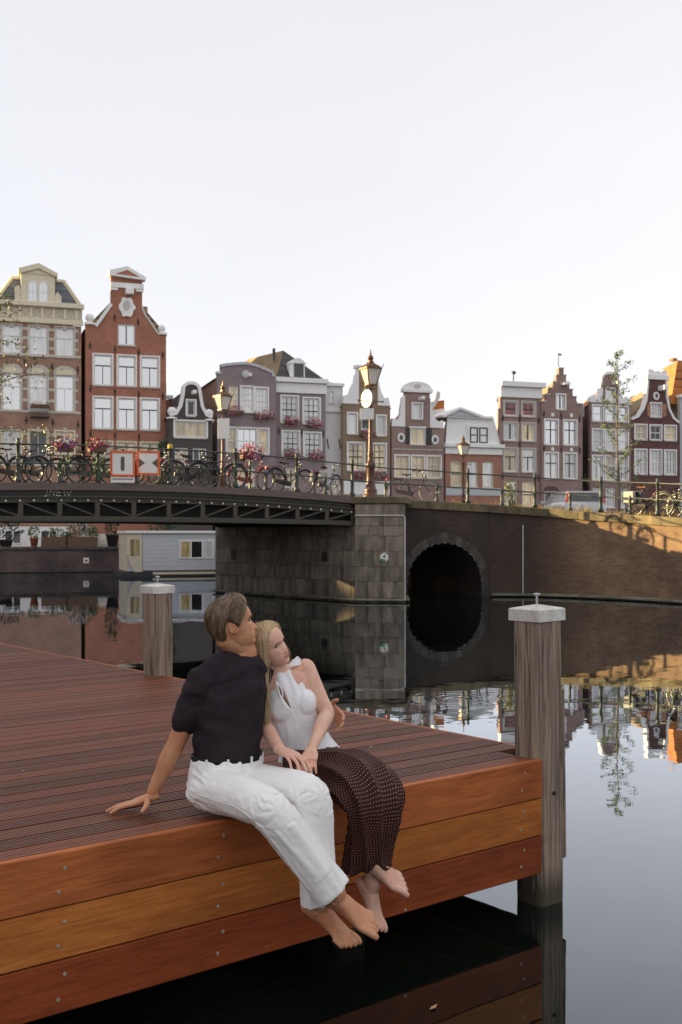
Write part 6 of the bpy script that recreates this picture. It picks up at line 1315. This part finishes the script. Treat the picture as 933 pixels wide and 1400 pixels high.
# face details
def face_bits(HM, s, fem, who, brow, lipm, nose=1.0):
    def fp(x, z, out=0.0):
        ph = 0
        for k in range(40):
            p = head_pt(ph, z, s, fem, nose)
            if abs(p.x) >= abs(x * s): break
            ph += .03 * (1 if x > 0 else -1)
        p = head_pt(ph, z, s, fem, nose); return HM @ (V((x * s, p.y + out * s, z * s)))
    for sg in (-1, 1):
        e_ = MB(); c = fp(sg * .032, -.002, .0022); rt = HM.to_3x3(); ex, ey, ez = rt @ V((1, 0, 0)), rt @ V((0, 1, 0)), rt @ V((0, 0, 1))
        yaw = ex * 1.0 - ey * sg * .35; yaw.normalize()
        loft(e_, [(c - yaw * .0135 * s, ey * .0005, ez * .0005), (c - yaw * .008 * s, ey * .003 * s, ez * .0042 * s), (c, ey * .0045 * s, ez * .0052 * s), (c + yaw * .008 * s, ey * .003 * s, ez * .0038 * s), (c + yaw * .0135 * s, ey * .0005, ez * .0005)], 12, 3); eo = put('eye', e_.mesh('eye', True), 'eye_white', None, who)
        q = MB(); q.ell(c + ey * .0022 * s + ex * .004 * s * (1 if fem else 1), (.0046 * s,) * 3, 10, 8); put('iris', q.mesh('iris', True), 'iris', eo, who)
        q = MB(); q.tube([fp(sg * (.032 + x), -.002 + .0062 - abs(x) * abs(x) * 28, .0030) for x in (-.014, -.008, -.002, .004, .010, .015)], [.0006, .0012, .0014, .0015, .0015, .0008], 6); put('eyelash', q.mesh('eyelash', True), 'lash', eo, who)
        q = MB(); q.tube([fp(sg * x, z, .0014) for x, z in ((.014, .014), (.024, .0175), (.034, .0185), (.044, .0155), (.050, .011))], [.0012, .0024, .0024, .0018, .0008], 6); put('eyebrow', q.mesh('eyebrow', True), brow, None, who)
    for z, r in ((-.0668, .0030), (-.0745, .0037)):
        q = MB(); q.tube([fp(x, z + abs(x) * (.14 if z > -.07 else .34) + (.0 if abs(x) > .004 else -.0006), .0012) for x in (-.022, -.015, -.007, 0, .007, .015, .022)], [.0008, r * .8, r, r * .95, r, r * .8, .0008], 8); put('lip', q.mesh('lip', True), lipm, None, who)
face_bits(MH, .95, 0, man, 'hair_brown', 'skin_tan')
# ================================================================ the woman
wom = empty('person', dk(edge_x(455), .15, DZ), 0, 'blonde woman in white top and dotted brown skirt leaning on the man', 'person')
wp, wwa, wch, wnk = V((-.080, 5.075, .895)), V((-.172, 5.035, 1.02)), V((-.232, 5.02, 1.225)), V((-.283, 5.0, 1.385))
wl = V((.94, .20, .20)).normalized(); wf = V((.22, -.975, .0)).normalized()        # chest: towards her left, and outwards
wlS, wlE, wlW = V((-.163, 5.05, 1.378)), V((-.0640, 4.975, 1.185)), V((-.128, 4.742, 1.062)); wrS, wrE, wrW = V((-.385, 5.0, 1.335)), V((-.345, 4.925, 1.14)), V((-.258, 4.722, 1.066))
WH = frame(V((-.330, 4.955, 1.492)), V((.85, -.52, .18)), V((-.46, -.20, 1)))
mb = MB(); WS = .87; head(mb, WH, WS, 1.0, .85)
limb(mb, [(wnk - UP * .04, .050), (wnk + V((-.005, -.004, .01)), .046), (WH @ V((0, -.03, -.06)), .045), (WH @ V((0, -.02, 0)), .04)], 16)
loft(mb, [(wp, LF * .14, FW * .10), (wwa, wl * .105, wf * .078), (wch, wl * .125, wf * .085), (wch.lerp(wnk, .6), wl * .125, wf * .065), (wnk - UP * .01, wl * .055, wf * .048)])
limb(mb, [(wlS, .046), (wlS.lerp(wlE, .35), .041), (wlS.lerp(wlE, .75), .036), (wlE, .034), (wlE.lerp(wlW, .3), .034), (wlE.lerp(wlW, .75), .025), (wlW, .0215)])
limb(mb, [(wrS, .046), (wrS.lerp(wrE, .5), .040), (wrE, .034), (wrE.lerp(wrW, .3), .034), (wrE.lerp(wrW, .75), .025), (wrW, .0215)])
mb.tube([wnk - UP * .05, wlS], .038, 12); mb.tube([wnk - UP * .05, wrS], .038, 12)
ft = hand(mb, wlW, V((-.10, -.86, -.30)), V((-.12, -.25, 1)), V((-1, .05, .1)), [(.35, .55, .3), (.4, .6, .3), (.45, .6, .3), (.45, .6, .3)], .90, (.05, .0, -.03, -.08), (.75, .35, -.3))
ft2 = hand(mb, wrW, V((.62, -.70, -.12)), V((.05, -.10, 1)), V((.72, .66, .05)), [(.18, .40, .25), (.22, .42, .25), (.26, .45, .25), (.3, .45, .25)], .92, (.08, .02, -.08, -.22), (.85, .35, -.2))
wrK, wlK = V((.11, 4.76, .865)), V((.17, 4.79, .88)); wrA, wlA = V((.130, 4.845, .432)), V((.122, 4.775, .580))
for H_, K_, A_ in ((wp - LF * .085, wrK, wrA), (wp + LF * .085, wlK, wlA)): limb(mb, [(H_, .075), (H_.lerp(K_, .5), .062), (K_, .043), (K_.lerp(A_, .3), .040), (K_.lerp(A_, .75), .028), (A_, .027)])
foot(mb, wlA, V((.340, 4.775, .478)), V((.36, -.55, .75)), 1.18, 1)
foot(mb, wrA, V((.205, 4.78, .275)), V((.75, -.60, .25)), 1.02, -1)
put('body', fuse(mb, .0033, 3), 'skin_fair', None, wom)
# top
mb = MB(); bl, brr = wch + wl * .055 + wf * .052 - UP * .005, wch - wl * .055 + wf * .052 - UP * .005
loft(mb, [(wwa - UP * .045, wl * .118, wf * .090), (wwa + UP * .01, wl * .112, wf * .086), (wwa.lerp(wch, .5), wl * .120, wf * .090), (wch, wl * .134, wf * .098), (wch.lerp(wnk, .45) - UP * .005, wl * .110, wf * .084), (wch.lerp(wnk, .74), wl * .068, wf * .064), (wch.lerp(wnk, .90), wl * .052, wf * .053)], 26)
mb.ell((0, 0, 0), (.062, .056, .064), 16, 12, Matrix.Translation(bl)); mb.ell((0, 0, 0), (.062, .056, .064), 16, 12, Matrix.Translation(brr))
def wr_top(p, n_):
    q = p - wch; a = noise.noise(V((q.x * 12, q.y * 12, q.z * 6))); x_ = q.dot(wl); return .004 * (1 - 2 * abs(a)) + .0032 * math.sin(x_ * 150 + 3 * a) * max(0, min(1, q.z / .08)) + .0022 * math.sin(x_ * 120 + 5 * a) * math.exp(-((q.z + .12) / .04) ** 2)
tp_ = put('top', fuse(mb, .004, 5, wr_top), 'top_white', None, wom)
mb = MB(); rows = []
for i in range(9):     # frill over the far shoulder
    u = i / 8; c = (wnk + V((.030, .01, -.035))).lerp(wlS + V((-.03, .015, .018)), u); w_ = .010 + .008 * math.sin(u * math.pi)
    rows.append([c + wf * (.05 - .11 * v_) + UP * (.018 + .012 * math.sin(v_ * 14 + u * 5) * 1.0 + w_ * (1 - abs(2 * v_ - 1))) for v_ in [j / 10 for j in range(11)]])
mb.grid(rows); put('shoulder_frill', mb.mesh('shoulder_frill', True), 'top_white', tp_, wom)
def on_front(px, py, Y): return at(px, py, Y)
kh = [on_front(px, py, Y) for px, py, Y in ((378.5, 933, 4.905), (385, 944, 4.885), (391, 956, 4.868), (397.5, 968, 4.868))]
mb = MB(); loft(mb, [(kh[0], V((.002, 0, 0)), V((0, .006, 0))), (kh[1], V((.0085, 0, 0.003)), V((0, .012, 0))), (kh[2], V((.007, 0, 0.003)), V((0, .012, 0))), (kh[3], V((.002, 0, 0)), V((0, .006, 0)))], 14); put('keyhole_opening', mb.mesh('keyhole', True), 'keyhole_shade', tp_, wom)  # raised strip, the shade inside the opening put into its skin colour
for pts in (((378, 932, 4.888), (384, 940, 4.868), (387, 951, 4.858), (384, 954, 4.856), (381.5, 944, 4.862), (378, 932, 4.885)), ((378, 932, 4.888), (383, 950, 4.860), (392, 965, 4.852), (402, 974, 4.862)), ((378, 932, 4.888), (386, 958, 4.850), (397, 972, 4.852), (405, 985, 4.865))):
    mb = MB(); c = catmull([tuple(at(*p)) for p in pts], 5); mb.tube(c, .0026, 6); put('tie_cord', mb.mesh('tie_cord', True), 'top_white', tp_, wom)
mb = MB(); rows = []        # flared peplum at her left hip
for i in range(8):
    u = i / 7; r = []
    for j in range(13):
        a = R(-75 + 150 * j / 12); c = wwa + UP * (.035 - .11 * u) + V((.03, .01, 0)) * u
        r.append(c + (wl * math.cos(a) + V((.2, .98, 0)) * math.sin(a) * .8) * (.112 + .055 * u ** 1.3 + .006 * math.sin(j * 1.7)) - UP * .012 * math.cos(a * 2) * u)
    rows.append(r)
mb.grid(rows); pep = put('peplum', mb.mesh('peplum', True), 'top_white', tp_, wom); sm_ = pep.modifiers.new('s', 'SOLIDIFY'); sm_.thickness = .003
# skirt
secs = [(V((-.150, 5.035, 1.025)), LF * .118, FW * .088), (V((-.115, 5.04, .965)), LF * .150, (FW + UP * .5).normalized() * .115), (V((-.040, 5.00, .920)), LF * .175, (FW + UP * 1.3).normalized() * .120), (V((.045, 4.89, .905)), LF * .165, UP * .105 + FW * .02), (V((.105, 4.795, .892)), LF * .148, (UP + FW * .4).normalized() * .098), (V((.138, 4.745, .835)), LF * .132, (UP * .55 + FW).normalized() * .092), (V((.137, 4.745, .755)), LF * .115, FW * .080), (V((.126, 4.785, .640)), LF * .104, FW * .086), (V((.118, 4.820, .510)), LF * .104, FW * .084), (V((.117, 4.823, .494)), LF * .105, FW * .084)]
flat = [tuple(c) + tuple(a) + tuple(b_) for c, a, b_ in secs]; rows, uvs = [], []; dist = 0; prev = None; NS = 150
S2 = catmull(flat, 14)
for i, s_ in enumerate(S2):
    c, a, b_ = V(s_[0:3]), V(s_[3:6]), V(s_[6:9]); u = i / (len(S2) - 1)
    if prev: dist += (c - prev).length * 1.12
    prev = c; r = []; acc = 0; lastp = None
    for k in range(NS + 1):
        t = 2 * math.pi * k / NS; w1 = math.sin(t * 4.5 + u * 3.0 + .6 * math.sin(u * 7)); w2 = math.sin(t * 8 - u * 4 + 1.3); nz_ = noise.noise(V((math.cos(t) * 1.6, math.sin(t) * 1.6, u * 5)))
        fold = (.05 + .12 * u) * (.8 * (1 - 2 * abs(w1) ** .7) + .4 * w2); rad = 1.03 + 1.7 * fold * (1 if fold > 0 else .75) + .10 * nz_
        p = c + (a * math.cos(t) + b_ * math.sin(t)) * rad
        if u > .8: p = p + UP * .10 * ((u - .8) / .2) * math.exp(-((t - 1.75) / .55) ** 2) + UP * (.016 * w1 - .035 * math.cos(t)) * (u - .8) * 5
        p.z = max(p.z, DZ + .012) if (p - C0).dot(AY) > -.012 else p.z
        if lastp is not None: acc += (p - lastp).length
        lastp = p; r.append(p); uvs.append((acc, dist))
    rows.append(r)
# anchor cloth widths so that the dots flow along the folds
uv2 = []
for i in range(len(rows)):
    tot = uvs[i * (NS + 1) + NS][0]
    for k in range(NS + 1): uv2.append((uvs[i * (NS + 1) + k][0] - tot * .5, uvs[i * (NS + 1) + k][1]))
mb = MB(); mb.grid(rows, False, uv2); sk = put('skirt', mb.mesh('skirt', True), 'skirt_dots', None, wom)
# hair
wline = [(0, .078), (20, .076), (40, .062), (58, .030), (72, -.020), (85, -.085), (120, -.10), (180, -.11)]
t, rows = hair_shell(WH, wline, .012, WS, 1.0, .006); hr = put('hair', t.mesh('hair', True), 'hair_gold', None, wom)
rg = random.Random(9); sets = (MB(), MB())
rt = WH.to_3x3(); hx_, hy_, hz_ = rt @ V((1, 0, 0)), rt @ V((0, 1, 0)), rt @ V((0, 0, 1))
def lock(n_, root, guide, sr, sp_, r_=.0013):
    for i in range(n_):
        o1 = V((rg.gauss(0, 1), rg.gauss(0, 1), rg.gauss(0, .4))); P = [WH @ V(head_pt(R(root[0] + rg.gauss(0, root[2])), root[1] + rg.gauss(0, root[3]), WS, 1, 0) * 1.085)]
        for j, g in enumerate(guide): P.append(at(*g) + V((o1.x * sp_[j], o1.y * sp_[j] * .8, o1.z * .012 + (rg.uniform(-.05, .03) if j == len(guide) - 1 else 0))))
        c = catmull([tuple(p) for p in P], 4); sets[1 if rg.random() < .5 else 0].tube(c, [r_ * (1 - .5 * q / (len(c) - 1)) for q in range(len(c))], 3, cap=False)
lock(650, (72, .078, 14, .014), [(357, 876, 4.872), (358.5, 905, 4.874), (360, 940, 4.865), (363.5, 978, 4.874)], 0, (.007, .010, .011, .010), .0009)
lock(600, (105, .05, 22, .03), [(350, 890, 4.895), (352, 915, 4.898), (357, 945, 4.885), (360, 970, 4.885)], 0, (.013, .014, .012, .010), .0009)
lock(420, (-95, .05, 16, .02), [(386, 884, 5.04), (389, 900, 5.06), (388, 925, 5.10)], 0, (.008, .010, .014), .0009)
for i in range(2600):
    a = rg.uniform(-175, 175); z = rg.uniform(.035, .110) if abs(a) > 50 else rg.uniform(.092, .112); sg = 1 if a > -8 else -1; P = []; dz = rg.uniform(.010, .017)
    for j in range(7):
        if z < interp(wline, min(180, abs(a))) + .020: break
        k = (math.radians(a) % (2 * math.pi)) / (2 * math.pi) * 96; r = (z + .116) / .232 * 58; r0 = max(0, min(57, int(r))); k0 = int(k) % 96; u, v_ = k - int(k), r - r0
        p = rows[r0][k0].lerp(rows[r0][(k0 + 1) % 96], u).lerp(rows[r0 + 1][k0].lerp(rows[r0 + 1][(k0 + 1) % 96], u), v_); P.append(p + (p - WH.translation).normalized() * (.001 + .002 * rg.random())); z -= dz; a += sg * rg.uniform(2, 6)
    if len(P) > 2: sets[1 if rg.random() < .55 else 0].tube(P, [.0009 - .0005 * (q / (len(P) - 1)) for q in range(len(P))], 3, cap=False)
put('hair_strands', sets[0].mesh('hair_strands', True), 'hair_gold', hr, wom); put('hair_strands', sets[1].mesh('hair_strands', True), 'hair_blond', hr, wom)
mb = MB(); loft(mb, [(WH @ V((.05, .0, .03)), hx_ * .02, hy_ * .04), (at(352, 885, 4.90), V((.030, 0, 0)), V((0, .022, 0))), (at(354.5, 912, 4.895), V((.028, 0, 0)), V((0, .018, 0))), (at(358, 945, 4.885), V((.020, 0, 0)), V((0, .014, 0))), (at(361, 974, 4.885), V((.010, 0, 0)), V((0, .008, 0)))], 16); put('hair_lock', mb.mesh('hair_lock', True), 'hair_gold', hr, wom)
face_bits(WH, WS, 1.0, wom, 'brow_blond', 'lip', .85)
for tip, d, n_ in ft[:4] + ft2[:4]:
    mb = MB(); mb.ell((0, 0, 0), (.0052, .0075, .0022), 10, 6, frame(tip + n_ * .0045 + d * .001, d, n_)); put('fingernail', mb.mesh('nail', True), 'nail', None, wom)
